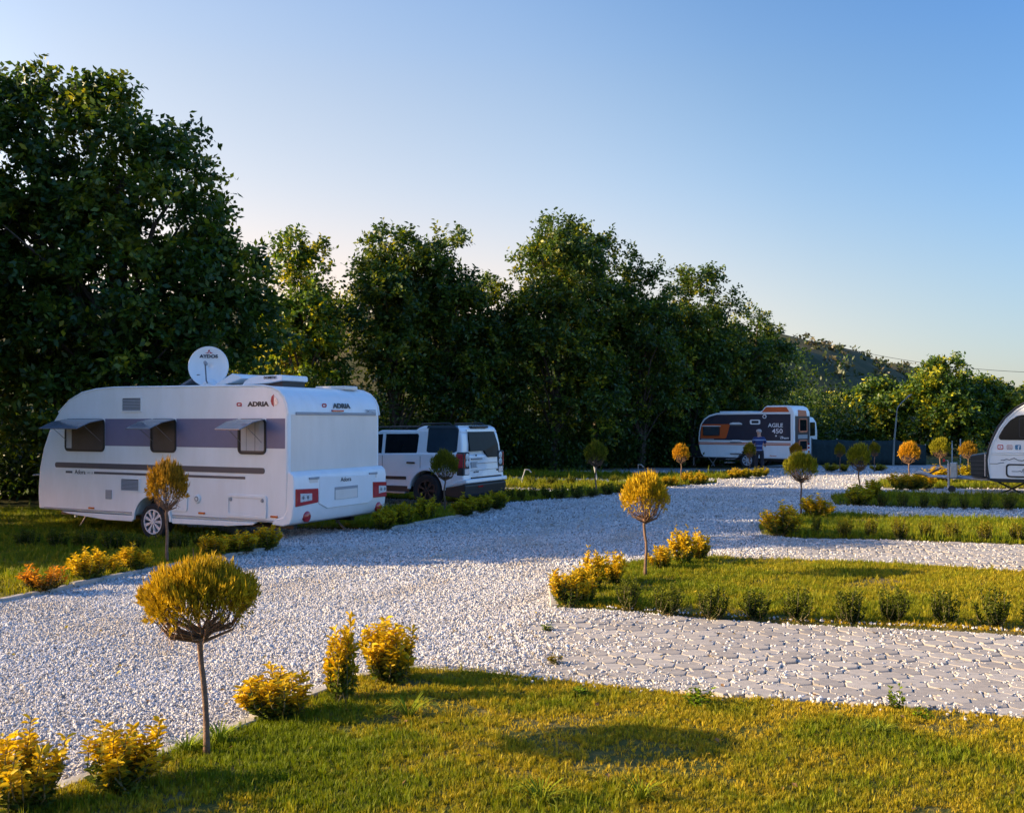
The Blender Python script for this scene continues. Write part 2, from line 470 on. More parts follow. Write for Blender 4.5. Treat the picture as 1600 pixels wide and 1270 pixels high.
LAWNS = {
 'A': ([(-4.6, 1.5), (-3.9, 2.6), (-2.41, 5.15), (-2.11, 5.64), (-1.69, 6.36), (-1.18, 7.37), (-0.8, 7.6), (-0.3, 7.55), (0.29, 7.37), (1.39, 6.94), (3.39, 6.36), (9.1, 4.6), (8.2, 1.5)], 0.035),
 'C': ([(0.48, 10.27), (0.5, 11.6), (0.85, 12.5), (2.0, 13.7), (2.9, 14.02), (6.75, 12.66), (13, 10.7), (11.2, 6.95), (4.75, 8.9), (1.95, 9.77), (1.08, 10.1)], 0.035),
 'D': ([(4.41, 16.95), (4.6, 17.9), (5.2, 19.2), (6.2, 20.1), (6.76, 20.2), (10.2, 19.1), (17, 17.1), (15.4, 13.4), (8.25, 15.46), (4.89, 16.3)], 0.035),
 'E': ([(7.7, 22.9), (8.3, 25.0), (9.3, 26.4), (10.2, 26.5), (13.6, 25.2), (20, 23.2), (18.5, 19.6), (11.6, 21.7), (8.03, 22.7)], 0.035),
 'F': ([(11.0, 28.9), (12.0, 31.5), (13.5, 32.2), (19, 31), (26, 29), (24, 26.2), (15, 28.4), (11.4, 28.7)], 0.035),
 'L1': ([(-7.5, 6.0), (-5.67, 10.5), (-4.89, 12.66), (-4.21, 14.02), (-3.65, 15.15), (-4.5, 15.9), (-5.2, 17.8), (-9.5, 22.4), (-14, 23.5), (-20, 17), (-16, 7)], 0.035),
 'L2': ([(-2.25, 17.75), (-1.53, 19.11), (-0.9, 20.6), (-0.15, 22.2), (-0.8, 22.6), (-9, 26.8), (-10.5, 22.6)], 0.035),
 'L3': ([(0.4, 24.2), (2.22, 25.8), (3.64, 27.4), (3.2, 27.9), (-6, 31), (-6.5, 28.2)], 0.035),
 'L4': ([(3.9, 28.6), (6.06, 30.5), (6.7, 31.4), (6.2, 31.9), (-4, 36.5), (-5, 33.2)], 0.035),
 'L5': ([(7.3, 33.2), (9.0, 35.2), (9.3, 36.1), (8.7, 36.6), (-1, 41), (-3, 37.8)], 0.035),
}
LAWN_NAME = {'A': 'foreground lawn', 'C': 'lawn strip behind the paved pitch', 'D': 'second lawn strip on the right', 'E': 'third lawn strip on the right',
             'F': 'lawn beside the teardrop caravan', 'L1': 'lawn in front of the large caravan', 'L2': 'lawn between large caravan and car',
             'L3': 'lawn just beyond the car', 'L4': 'lawn under the trees beyond the car', 'L5': 'lawn in front of the dark caravan'}
lawn_obj = {}
for k, (poly, h) in LAWNS.items():
    bm = bmesh.new()
    vs_ = [bm.verts.new((x, y, 0)) for x, y in poly]
    f = bm.faces.new(vs_)
    bmesh.ops.triangulate(bm, faces=[f])
    xs = [p[0] for p in poly]; ys = [p[1] for p in poly]
    st = 0.5 if k in 'ACL1' else 1.0
    for c in span(min(xs) + 0.01, max(xs), st):
        bmesh.ops.bisect_plane(bm, geom=bm.verts[:] + bm.edges[:] + bm.faces[:], plane_co=(c, 0, 0), plane_no=(1, 0, 0))
    for c in span(min(ys) + 0.01, max(ys), st):
        bmesh.ops.bisect_plane(bm, geom=bm.verts[:] + bm.edges[:] + bm.faces[:], plane_co=(0, c, 0), plane_no=(0, 1, 0))
    bmesh.ops.recalc_face_normals(bm, faces=bm.faces)
    for v in bm.verts:
        v.co.z = float(zt(v.co.x, v.co.y)) + h
    bd = [e for e in bm.edges if e.is_boundary]
    r = bmesh.ops.extrude_edge_only(bm, edges=bd)
    for v in [g for g in r['geom'] if isinstance(g, bmesh.types.BMVert)]:
        v.co.z -= 0.12
    me = bpy.data.meshes.new('lawn'); bm.to_mesh(me); bm.free()
    if me.polygons[0].normal.z < 0: me.flip_normals()
    o = link('lawn', me, M['lawn'])
    o['kind'] = 'structure'
    lawn_obj[k] = o

# kerb stones along the lawn edges that face the road
def kerb(k, pts, step=0.95):
    P = [Vector((x, y)) for x, y in pts]
    for a, b in zip(P[:-1], P[1:]):
        L = (b - a).length; n = max(1, round(L / step)); d = (b - a) / L
        nrm = Vector((-d.y, d.x))
        for i in range(n):
            c = a + d * (L * (i + 0.5) / n)
            hl = L / n / 2 - 0.006
            z = float(zt(c.x, c.y))
            mb = MB().box((-hl, -0.045, -0.12), (hl, 0.045, 0.055))
            o = mb.build('kerb_stone', M['concrete'], lawn_obj[k], bevel=0.008)
            o.location = (c.x + nrm.x * 0.02, c.y + nrm.y * 0.02, z + random.uniform(-0.008, 0.008))
            o.rotation_euler = (random.uniform(-.02, .02), random.uniform(-.01, .01), math.atan2(d.y, d.x) + random.uniform(-.012, .012))
kerb('A', [(-3.9, 2.6), (-2.41, 5.15), (-2.11, 5.64), (-1.69, 6.36), (-1.18, 7.37), (-0.8, 7.6)])
kerb('C', [(0.48, 10.27), (0.5, 11.6), (0.85, 12.5), (2.0, 13.7)])
kerb('L1', [(-5.67, 10.5), (-4.89, 12.66), (-4.21, 14.02), (-3.65, 15.15)])
kerb('L2', [(-2.25, 17.75), (-1.53, 19.11), (-0.9, 20.6), (-0.15, 22.2)])

# ------------------------------------------------------------------ paved pitches: hexagonal blocks with open corners
E1 = Vector((0.955, -0.297)).normalized(); E2 = Vector((-E1.y, E1.x))
PIT = 0.235
def paver_mesh():
    r = PIT / math.sqrt(3) - 0.0055
    pts = []
    for i in range(6):
        a = R(60 * i)
        if i % 2 == 0:                      # open corner, filled with gravel between three blocks
            for da, rr in ((-14, 0.94), (0, 0.62), (14, 0.94)):
                pts.append((r * rr * math.cos(a + R(da)), r * rr * math.sin(a + R(da))))
        else:
            pts.append((r * math.cos(a), r * math.sin(a)))
    n = len(pts)
    bev = 0.93
    V = [(x * bev, y * bev, 0.0) for x, y in pts] + [(x, y, -0.006) for x, y in pts] + [(x, y, -0.075) for x, y in pts]
    fs = [tuple(range(n))]
    for l in range(2):
        fs += [(l * n + i, (l + 1) * n + i, (l + 1) * n + (i + 1) % n, l * n + (i + 1) % n) for i in range(n)]
    me = bpy.data.meshes.new('paver'); me.from_pydata(V, [], fs)
    me.materials.append(M['paver'])
    return me, V, fs
pav_me, pav_v, pav_f = paver_mesh()
BAY = {
 'near': [(-0.75, 7.8), (-0.2, 7.64), (0.29, 7.45), (1.39, 7.02), (3.39, 6.44), (9.1, 4.68), (10.8, 6.95), (4.75, 8.82), (1.95, 9.68), (1.0, 10.0), (0.42, 10.15), (-0.2, 9.1)],
 'far': [(2.4, 14.2), (2.95, 14.1), (6.75, 12.75), (13, 10.8), (14.6, 13.5), (8.2, 15.38), (4.85, 16.2), (4.3, 16.7)],
}
for bn, poly in BAY.items():
    mb = MB(); mb.add([(x, y, float(zt(x, y)) + 0.006) for x, y in poly], [tuple(range(len(poly)))])
    o = mb.build('paved_pitch', M['gravel'], fix=False)
    o['kind'] = 'structure'
    if o.data.polygons[0].normal.z < 0: o.data.flip_normals()
    c0 = Vector((2.0, 8.0) if bn == 'near' else (6.0, 14.5))
    cells = []
    for i in range(-60, 60):
        for j in range(-40, 40):
            p = c0 + E1 * (PIT * (i + 0.5 * (j % 2))) + E2 * (PIT * 0.8660254 * j)
            cells.append((p.x, p.y))
    P = np.array(cells)
    P = P[pip(poly, P)]
    vis = np.abs(P[:, 0]) < 0.545 * P[:, 1]
    P = P[vis | (rng.random(len(P)) < 1.0) & (np.abs(P[:, 0]) < 0.75 * P[:, 1])]
    d = np.where(np.abs(P[:, 0]) < 0.545 * P[:, 1], P[:, 1], P[:, 1] + 100)
    P = P[np.argsort(d)]
    V2, F2 = [], []
    base_rot = math.atan2(E1.y, E1.x) + R(30)
    for n_, (x, y) in enumerate(P):
        sunk = 0.03 * float(sstep(0.9, -0.6, x)) if bn == 'near' else 0.012 * float(sstep(4.6, 3.2, x))
        z = float(zt(x, y)) + 0.036 + random.uniform(-0.006, 0.005) - sunk * 0.8
        rot = Matrix.Rotation(base_rot + random.uniform(-.03, .03), 4, 'Z') @ Matrix.Rotation(random.gauss(0, .014), 4, 'X') @ Matrix.Rotation(random.gauss(0, .014), 4, 'Y')
        if n_ < 300:
            q = link('paver', pav_me, None, o)
            q.matrix_local = Matrix.Translation((x, y, z)) @ rot
        else:
            k = len(V2)
            mm = Matrix.Translation((x, y, z)) @ rot
            V2 += [tuple(mm @ Vector(v)) for v in pav_v]
            F2 += [tuple(i + k for i in f) for f in pav_f]
    if V2:
        me = bpy.data.meshes.new('paver_field'); me.from_pydata(V2, [], F2)
        q = link('paver_field', me, M['paver'], o); q['kind'] = 'stuff'

# ------------------------------------------------------------------ scattered small pieces (gravel, grass): one object each
def scatter(name, pts, src, rot=None, scl=None, tint=None):
    n = len(pts)
    me = bpy.data.meshes.new(name)
    me.vertices.add(n)
    me.vertices.foreach_set('co', np.asarray(pts, np.float32).ravel())
    a = me.attributes.new('rot', 'FLOAT_VECTOR', 'POINT'); a.data.foreach_set('vector', np.asarray(rot, np.float32).ravel())
    a = me.attributes.new('scl', 'FLOAT_VECTOR', 'POINT'); a.data.foreach_set('vector', np.asarray(scl, np.float32).ravel())
    if tint is not None:
        a = me.attributes.new('tint', 'FLOAT_COLOR', 'POINT')
        a.data.foreach_set('color', np.concatenate([np.asarray(tint, np.float32), np.ones((n, 1), np.float32)], 1).ravel())
    o = link(name, me)
    ng = bpy.data.node_groups.new(name, 'GeometryNodeTree')
    ng.interface.new_socket('Geometry', in_out='INPUT', socket_type='NodeSocketGeometry')
    ng.interface.new_socket('Geometry', in_out='OUTPUT', socket_type='NodeSocketGeometry')
    N = ng.nodes
    gi = N.new('NodeGroupInput'); go = N.new('NodeGroupOutput')
    ip = N.new('GeometryNodeInstanceOnPoints')
    oi = N.new('GeometryNodeObjectInfo'); oi.inputs['Object'].default_value = src
    na = N.new('GeometryNodeInputNamedAttribute'); na.data_type = 'FLOAT_VECTOR'; na.inputs['Name'].default_value = 'rot'
    nb = N.new('GeometryNodeInputNamedAttribute'); nb.data_type = 'FLOAT_VECTOR'; nb.inputs['Name'].default_value = 'scl'
    er = N.new('FunctionNodeEulerToRotation')
    ng.links.new(gi.outputs[0], ip.inputs['Points'])
    ng.links.new(oi.outputs['Geometry'], ip.inputs['Instance'])
    ng.links.new(na.outputs['Attribute'], er.inputs[0])
    ng.links.new(er.outputs[0], ip.inputs['Rotation'])
    ng.links.new(nb.outputs['Attribute'], ip.inputs['Scale'])
    ng.links.new(ip.outputs[0], go.inputs[0])
    o.modifiers.new('scatter', 'NODES').node_group = ng
    o['kind'] = 'stuff'
    return o

def source(name, V, Fc, mat, smooth=False):
    me = bpy.data.meshes.new(name); me.from_pydata(V, [], Fc); me.materials.append(mat)
    if smooth: me.polygons.foreach_set('use_smooth', [True] * len(Fc))
    return bpy.data.objects.new(name, me)          # never linked: only its shape is used

def stone_source():
    bm = bmesh.new(); bmesh.ops.create_icosphere(bm, subdivisions=1, radius=0.5)
    r2 = random.Random(3)
    for v in bm.verts:
        v.co *= r2.uniform(0.72, 1.15)
    me = bpy.data.meshes.new('stone'); bm.to_mesh(me); bm.free(); me.materials.append(M['stone'])
    return bpy.data.objects.new('stone', me)

def sample(x0, x1, y0, y1, dens):
    n = int((x1 - x0) * (y1 - y0) * dens)
    return np.stack([rng.uniform(x0, x1, n), rng.uniform(y0, y1, n)], 1)

def in_view(P, m=1.5): return np.abs(P[:, 0]) < 0.545 * P[:, 1] + m

def track(x, y):
    """how worn the gravel is: wheel tracks along the road, a few thin patches"""
    c = -2.7 + (y - 10) * 0.55 + 0.25 * np.sin(y * .5)
    d = (x - c) * 0.876
    t = np.exp(-((d - 0.75) / 0.20) ** 2) + np.exp(-((d + 0.75) / 0.22) ** 2) + 0.6 * np.exp(-((d - 2.3) / 0.18) ** 2) + 0.6 * np.exp(-((d + 2.1) / 0.2) ** 2)
    blot = np.clip(np.sin(x * 1.3 + 2 * np.sin(y * .7)) * np.sin(y * 1.1 + x * .6) - 0.45, 0, 1)
    return np.clip(t * (0.55 + 0.45 * np.sin(y * 1.9 + x)) + blot, 0, 1)
parts = []
for (y0, y1, dens, size) in ((4.3, 8.0, 3600, 0.0185), (8.0, 12.0, 2500, 0.0205), (12.0, 17.0, 1100, 0.026), (17.0, 27.0, 260, 0.035), (27.0, 41.0, 35, 0.05)):
    w = 0.545 * y1 + 1.5
    P = sample(-w, w, y0, y1, dens)
    P = P[in_view(P)]
    keep = np.ones(len(P), bool)
    for k, (poly, h) in LAWNS.items():
        keep &= ~pip(poly, P)
    inb = pip(BAY['near'], P)
    fade = sstep(1.3, -0.6, P[:, 0] + 0.35 * np.sin(P[:, 1] * 5) + 0.3 * np.sin(P[:, 0] * 4))
    patch = 0.5 + 0.5 * np.sin(P[:, 0] * 2.9 + 1.3 * np.sin(P[:, 1] * 2.3)) * np.sin(P[:, 1] * 3.7 + P[:, 0])
    tr = track(P[:, 0], P[:, 1])
    keep &= rng.random(len(P)) > 0.45 * tr
    keep &= P[:, 0] > -8.8
    keep &= ~((P[:, 0] < -4.6) & (P[:, 1] > 17.0) & (P[:, 1] < 28))
    keep &= ~inb | (rng.random(len(P)) < 0.012 + 0.07 * patch ** 3 + 0.80 * fade)
    inf = pip(BAY['far'], P)
    keep &= ~inf | (rng.random(len(P)) < 0.10 + 0.90 * sstep(4.6, 3.0, P[:, 0]))
    P = P[keep]
    on = pip(BAY['near'], P) | pip(BAY['far'], P)
    z = zt(P[:, 0], P[:, 1]) + size * rng.uniform(0.0, 0.5, len(P)) + np.where(on, 0.030, 0.0)
    s = size * rng.lognormal(0, 0.28, len(P))
    S3 = np.stack([s * rng.uniform(0.75, 1.35, len(P)), s * rng.uniform(0.7, 1.1, len(P)), s * rng.uniform(0.5, 0.85, len(P))], 1)
    parts.append((np.concatenate([P, z[:, None]], 1), rng.uniform(0, 6.28, (len(P), 3)), S3))
r0 = PIT / math.sqrt(3)
cells = []
for i in range(-60, 60):
    for j in range(-40, 40):
        p = Vector((2.0, 8.0)) + E1 * (PIT * (i + 0.5 * (j % 2))) + E2 * (PIT * 0.8660254 * j)
        for k in (0, 2, 4):
            a = math.atan2(E1.y, E1.x) + R(30) + R(60 * k)
            cells.append((p.x + r0 * .93 * math.cos(a), p.y + r0 * .93 * math.sin(a)))
P = np.array(cells); P = P[pip(BAY['near'], P) & in_view(P)]
P = np.repeat(P, 5, 0); P = P + rng.normal(0, 0.020, P.shape)
sz = 0.0185 * rng.lognormal(0, .25, len(P))
parts.append((np.concatenate([P, (zt(P[:, 0], P[:, 1]) + rng.uniform(0.014, 0.030, len(P)))[:, None]], 1), rng.uniform(0, 6.28, (len(P), 3)), sz[:, None] * rng.uniform(.7, 1.25, (len(P), 3))))
# a few stones kicked over the lawn edges
P = np.concatenate([np.stack([rng.uniform(0.0, 5.0, 260), np.zeros(260)], 1), np.stack([rng.uniform(1.0, 6.5, 300), np.zeros(300)], 1)])
P[:260, 1] = 7.40 - (P[:260, 0] - 0.29) * 0.30 - np.abs(rng.normal(0, .10, 260)); P[260:, 1] = 10.05 - (P[260:, 0] - 1.08) * 0.31 + np.abs(rng.normal(0, .06, 300))
sz = 0.022 * rng.lognormal(0, .3, len(P))
parts.append((np.concatenate([P, (zt(P[:, 0], P[:, 1]) + 0.045)[:, None]], 1), rng.uniform(0, 6.28, (len(P), 3)), sz[:, None] * rng.uniform(.7, 1.25, (len(P), 3))))
gp = np.concatenate([p[0] for p in parts]); gr = np.concatenate([p[1] for p in parts]); gs = np.concatenate([p[2] for p in parts])
n = len(gp)
u = rng.random(n)[:, None]
gt = np.where(u < 0.10, np.array([0.25, 0.225, 0.20]), np.where(u < 0.36, np.array([0.43, 0.415, 0.405]), np.array([0.63, 0.605, 0.59]))) * rng.uniform(0.82, 1.08, (n, 1))
dust = (0.95 * track(gp[:, 0], gp[:, 1]))[:, None] * rng.uniform(0.2, 1.0, (n, 1))
gt = gt * (1 - dust) + np.array([0.44, 0.37, 0.29]) * dust
g = scatter('gravel', gp, stone_source(), gr, gs, gt)
tag(g, 'loose white crushed gravel covering the road and pitches', 'gravel')

def tuft_source(nb=9, h=1.0, spread=0.5, lean=0.6, w=0.055, seed=1):
    r2 = random.Random(seed)
    V, Fc = [], []
    for i in range(nb):
        a = r2.uniform(0, 6.283); q = r2.uniform(0, spread)
        b = Vector((q * math.cos(a), q * math.sin(a), -0.05))
        d = Vector((math.cos(a + r2.uniform(-.9, .9)), math.sin(a + r2.uniform(-.9, .9)), 0)) * r2.uniform(0.1, lean)
        hh = h * r2.uniform(0.55, 1.0)
        sd_ = Vector((-d.y, d.x, 0)).normalized() * w
        m1 = b + d * 0.35 * hh + Vector((0, 0, hh * 0.6)); t = b + d * hh + Vector((0, 0, hh * 0.95))
        k = len(V)
        V += [tuple(b - sd_), tuple(b + sd_), tuple(m1 + sd_ * 0.7), tuple(m1 - sd_ * 0.7), tuple(t)]
        Fc += [(k, k + 1, k + 2, k + 3), (k + 3, k + 2, k + 4)]
    return source('tuft', V, Fc, M['grass'])
tuft = tuft_source()
def patchy(x, y, s=1.0):
    return 0.5 + 0.25 * np.sin(x * 1.7 * s + 2.1 * np.sin(y * 1.1 * s)) + 0.25 * np.sin(y * 2.3 * s + 1.7 * np.sin(x * 1.9 * s + 1.0))
GSPEC = {'A': (3000, 0.033, 0.98), 'C': (1400, 0.045, 0.45), 'D': (420, 0.075, 0.30), 'E': (220, 0.09, 0.25), 'F': (120, 0.11, 0.45), 'L1': (520, 0.065, 0.45),
         'L2': (250, 0.085, 0.3), 'L3': (170, 0.10, 0.4), 'L4': (90, 0.12, 0.4), 'L5': (70, 0.13, 0.4)}
for k, (dens, h, dry) in GSPEC.items():
    poly = LAWNS[k][0]
    xs = [p[0] for p in poly]; ys = [p[1] for p in poly]
    P = sample(min(xs), max(xs), max(4.1, min(ys)), max(ys), dens)
    P = P[in_view(P, 1.5)]; P = P[pip(poly, P)]
    pt = patchy(P[:, 0], P[:, 1]) * 0.45 + 0.35 * patchy(P[:, 0] * 2.7 + 3, P[:, 1] * 3.1) + 0.20 * patchy(P[:, 0] * 7.1, P[:, 1] * 8.3 + 2)
    pt = np.clip(0.5 + (pt - 0.5) * 1.9, 0, 1)
    if k == 'A':     # dry fringe along the paved edge, bare spots
        ed = (7.37 - (P[:, 0] - 0.29) * 0.30) - P[:, 1]
        fr = np.exp(-np.maximum(ed, 0) / 0.22) * sstep(-0.3, 0.5, P[:, 0])
        fr = np.clip(fr, 0, 1)
        lush = np.exp(-((P[:, 0] + 1.6) ** 2 + (P[:, 1] - 6.0) ** 2) / 0.7)
        dr = np.clip(pt * dry * 1.15 + 0.8 * fr - 0.7 * lush + rng.normal(0, 0.17, len(P)), 0, 1)
    elif k == 'C':
        ed = P[:, 1] - (9.77 - (P[:, 0] - 1.95) * 0.305)
        fr = np.exp(-np.maximum(ed - 0.05, 0) / 0.12)
        dr = np.clip(pt * dry + 0.10 * (P[:, 0] - 2) * 0.9 + 0.9 * fr + rng.normal(0, 0.15, len(P)), 0, 1)
    else:
        dr = np.clip(pt * dry + rng.normal(0, 0.15, len(P)), 0, 1)
    thin = rng.random(len(P)) > 0.78 * np.clip((pt - 0.64) * 4, 0, 1)
    P, dr = P[thin], dr[thin]
    n = len(P)
    z = zt(P[:, 0], P[:, 1]) + 0.035
    hh = h * rng.lognormal(0, 0.38, n) * (1.2 - 0.5 * dr)
    wd = h * rng.uniform(0.7, 1.3, n)
    green = np.array([0.15, 0.19, 0.004]); straw = np.array([0.46, 0.33, 0.018])
    t = green * (1 - dr[:, None]) + straw * dr[:, None]
    t = t * rng.uniform(0.75, 1.3, (n, 1))
    o = scatter('grass', np.concatenate([P, z[:, None]], 1), tuft, np.stack([rng.normal(0, .15, n), rng.normal(0, .15, n), rng.uniform(0, 6.28, n)], 1), np.stack([wd, wd, hh], 1), t)
    tag(o, 'short grass of the ' + LAWN_NAME[k], 'grass')

# fallen leaves blown over gravel and grass
lf = source('leaf', [(0, -.5, 0), (.28, -.05, .08), (0, .5, .02), (-.28, -.05, .10)], [(0, 1, 2), (0, 2, 3)], M['grass'])
P = sample(-5, 6, 4.6, 15, 3.2); P = P[in_view(P)]
n = len(P)
z = zt(P[:, 0], P[:, 1]) + np.where(np.any([pip(LAWNS[k][0], P) for k in ('A', 'C', 'L1')], axis=0), 0.062, 0.022) + np.where(pip(BAY['near'], P), 0.022, 0)
sl = rng.uniform(0.03, 0.055, n)
tl = np.array([[0.42, 0.25, 0.03], [0.26, 0.15, 0.05], [0.50, 0.36, 0.03], [0.18, 0.10, 0.05]])[rng.integers(0, 4, n)]
o = scatter('fallen_leaves', np.concatenate([P, z[:, None]], 1), lf, np.stack([rng.normal(0, .3, n), rng.normal(0, .3, n), rng.uniform(0, 6.28, n)], 1), np.stack([sl, sl, sl], 1), tl)
tag(o, 'dry fallen leaves scattered over gravel and grass', 'leaves')

# ------------------------------------------------------------------ hill behind the trees
def hill_h(x, y):
    ux, uy = 0.50, 0.866                      # ridge runs right and away
    dx, dy = x - 27.7, y - 100.0
    al = dx * ux + dy * uy
    ac = dx * 0.866 - dy * 0.5                # across, positive towards the viewer's right
    crest = 11.2 + 0.010 * al + 0.6 * np.sin(al * 0.09) + 0.35 * np.sin(al * 0.31) + 0.10 * np.maximum(-ac, 0)
    fall = sstep(24, -1, ac)
    return crest * fall * sstep(-70, 10, al + 20) * sstep(63, 84, y) * sstep(-190, -150, x) + 0.25 * np.sin(x * .7) * np.sin(y * .5) - 0.6
grid_mesh('hill', span(-190, 140, 3.0), span(62, 330, 3.0), hill_h, M['hill'])

# ------------------------------------------------------------------ lettering
def text(parent, body, size, loc, rot, mat, bold=0.0, sx=1.0, align='CENTER', shear=0.0, name='lettering'):
    cu = bpy.data.curves.new('t', 'FONT')
    cu.body = body; cu.size = size; cu.align_x = align; cu.align_y = 'CENTER'
    cu.extrude = 0.0015; cu.offset = bold; cu.shear = shear; cu.resolution_u = 3
    t = bpy.data.objects.new('t', cu)
    COL.objects.link(t)
    dg = bpy.context.evaluated_depsgraph_get()
    me = bpy.data.meshes.new_from_object(t.evaluated_get(dg))
    bpy.data.objects.remove(t)
    me.transform(Matrix.Diagonal((sx, 1, 1, 1)))
    me.materials.clear()
    o = link(name, me, mat, parent)
    o.location = loc; o.rotation_euler = rot
    return o
SIDE = (R(90), 0, 0)           # reads on a face that looks along -y
REAR = (R(90), 0, R(90))       # reads on a face that looks along +x

def wheel(parent, c, r, rr, w, rim_mat, spokes=8, dark=False):
    """tyre with rim and spokes, outer face towards -y"""
    x, y, z = c
    t = MB().lathe([(rr * 0.98, -w * .45), (rr + 0.02, -w * .5), (r - 0.03, -w * .5), (r, -w * .36), (r, w * .36), (r - 0.03, w * .5), (rr, w * .5)], c, 'y', 32).build('wheel', M['rubber'], parent, smooth=True)
    MB().lathe([(rr, -w * .47), (rr, -w * .40), (rr * .9, -w * .36), (rr * .88, w * .1), (0.001, w * .1)], c, 'y', 32).build('rim', M['black'] if dark else M['midgrey'], t, smooth=True)
    mb = MB()
    ring(mb, [(x + rr * math.cos(a), z + rr * math.sin(a)) for a in np.linspace(0, 6.283, 32, endpoint=False)],
         [(x + rr * .9 * math.cos(a), z + rr * .9 * math.sin(a)) for a in np.linspace(0, 6.283, 32, endpoint=False)], 'y', y - w * .48, y - w * .40)
    for i in range(spokes):
        a = 2 * math.pi * i / spokes
        d = Vector((math.cos(a), math.sin(a))); p = Vector((-d.y, d.x))
        pts = [d * rr * .12 + p * rr * .05, d * rr * .93 + p * rr * .15, d * rr * .93 - p * rr * .15, d * rr * .12 - p * rr * .05]
        mb.prism([(x + q.x, z + q.y) for q in pts], 'y', y - w * .44, y - w * .30)
    mb.lathe([(0.001, -w * .47), (rr * .17, -w * .46), (rr * .2, -w * .3)], c, 'y', 16)
    mb.build('spokes', rim_mat, t, smooth=True)
    return t

def arch(cx, cz, r, a0=0, a1=180, n=14):
    return [(cx + r * math.cos(R(a0 + (a1 - a0) * i / n)), cz + r * math.sin(R(a0 + (a1 - a0) * i / n))) for i in range(n + 1)]

def louvre(parent, x0, z0, x1, z1, n=8):
    v = ring(MB(), rrect(x0, z0, x1, z1, 0.015, 3), rrect(x0 + .025, z0 + .025, x1 - .025, z1 - .025, 0.01, 3), 'y', -0.016, 0.002).build('vent', M['gel'], parent, bevel=0.003)
    MB().box((x0 + .02, -0.003, z0 + .02), (x1 - .02, 0.001, z1 - .02)).build('backing', M['black'], v)
    hgt = (z1 - z0 - .06) / n
    for i in range(n):
        z = z0 + .03 + hgt * i
        MB().add([(x0 + .026, -0.015, z), (x1 - .026, -0.015, z), (x1 - .026, -0.004, z + hgt * .62), (x0 + .026, -0.004, z + hgt * .62),
                  (x0 + .026, -0.010, z - .004), (x1 - .026, -0.010, z - .004)], [(0, 1, 2, 3), (0, 4, 5, 1)]).build('slat', M['grey'], v)
    return v

# ================================================================== large white caravan
TH = R(27); W = 2.62; L = 6.20
car1 = empty('caravan', (-350 / 94.3, F / 94.3, 0.0), -TH)
tag(car1, 'large white caravan with lilac window band and satellite dish on its roof', 'caravan')
prof = [(-6.18, 0.30), (-6.21, 0.62), (-6.17, 1.10), (-6.05, 1.50), (-5.86, 1.90), (-5.62, 2.18), (-5.32, 2.40), (-4.98, 2.54), (-4.60, 2.60), (-4.1, 2.625), (-2.5, 2.615), (-0.55, 2.60),
        (-0.36, 2.575), (-0.20, 2.51), (-0.09, 2.41), (-0.025, 2.28), (0.0, 2.12), (0.0, 1.16), (0.0, 0.48), (-0.06, 0.38), (-0.20, 0.30), (-0.6, 0.30),
        (-2.66, 0.28)] + arch(-3.10, 0.21, 0.43, 10, 170)[1:-1] + [(-3.54, 0.28)]
MB().prism(prof, 'y', 0, W).build('body', M['gel'], car1, bevel=0.045, seg=4)
# edge trims along roof line (both sides)
for y in (0.0, W):
    pts = [(x, y, z + 0.004) for x, z in prof[5:17]]
    MB().tube([(p[0], y + (0.012 if y == 0 else -0.012), p[2] - 0.01) for p in pts], 0.022, 6).build('roof_trim', M['gel'], car1, smooth=True)
MB().box((-3.6, 0.25, 0.2), (-2.6, W - .25, 0.9)).build('wheel_well', M['black'], car1)
# lilac band between the windows, set between two thin edges
for x0, x1 in ((-4.33, -3.14), (-2.52, -1.09), (-0.46, -0.06)):
    MB().box((x0, -0.004, 1.545), (x1, 0.003, 2.045)).build('window_band', M['band'], car1)
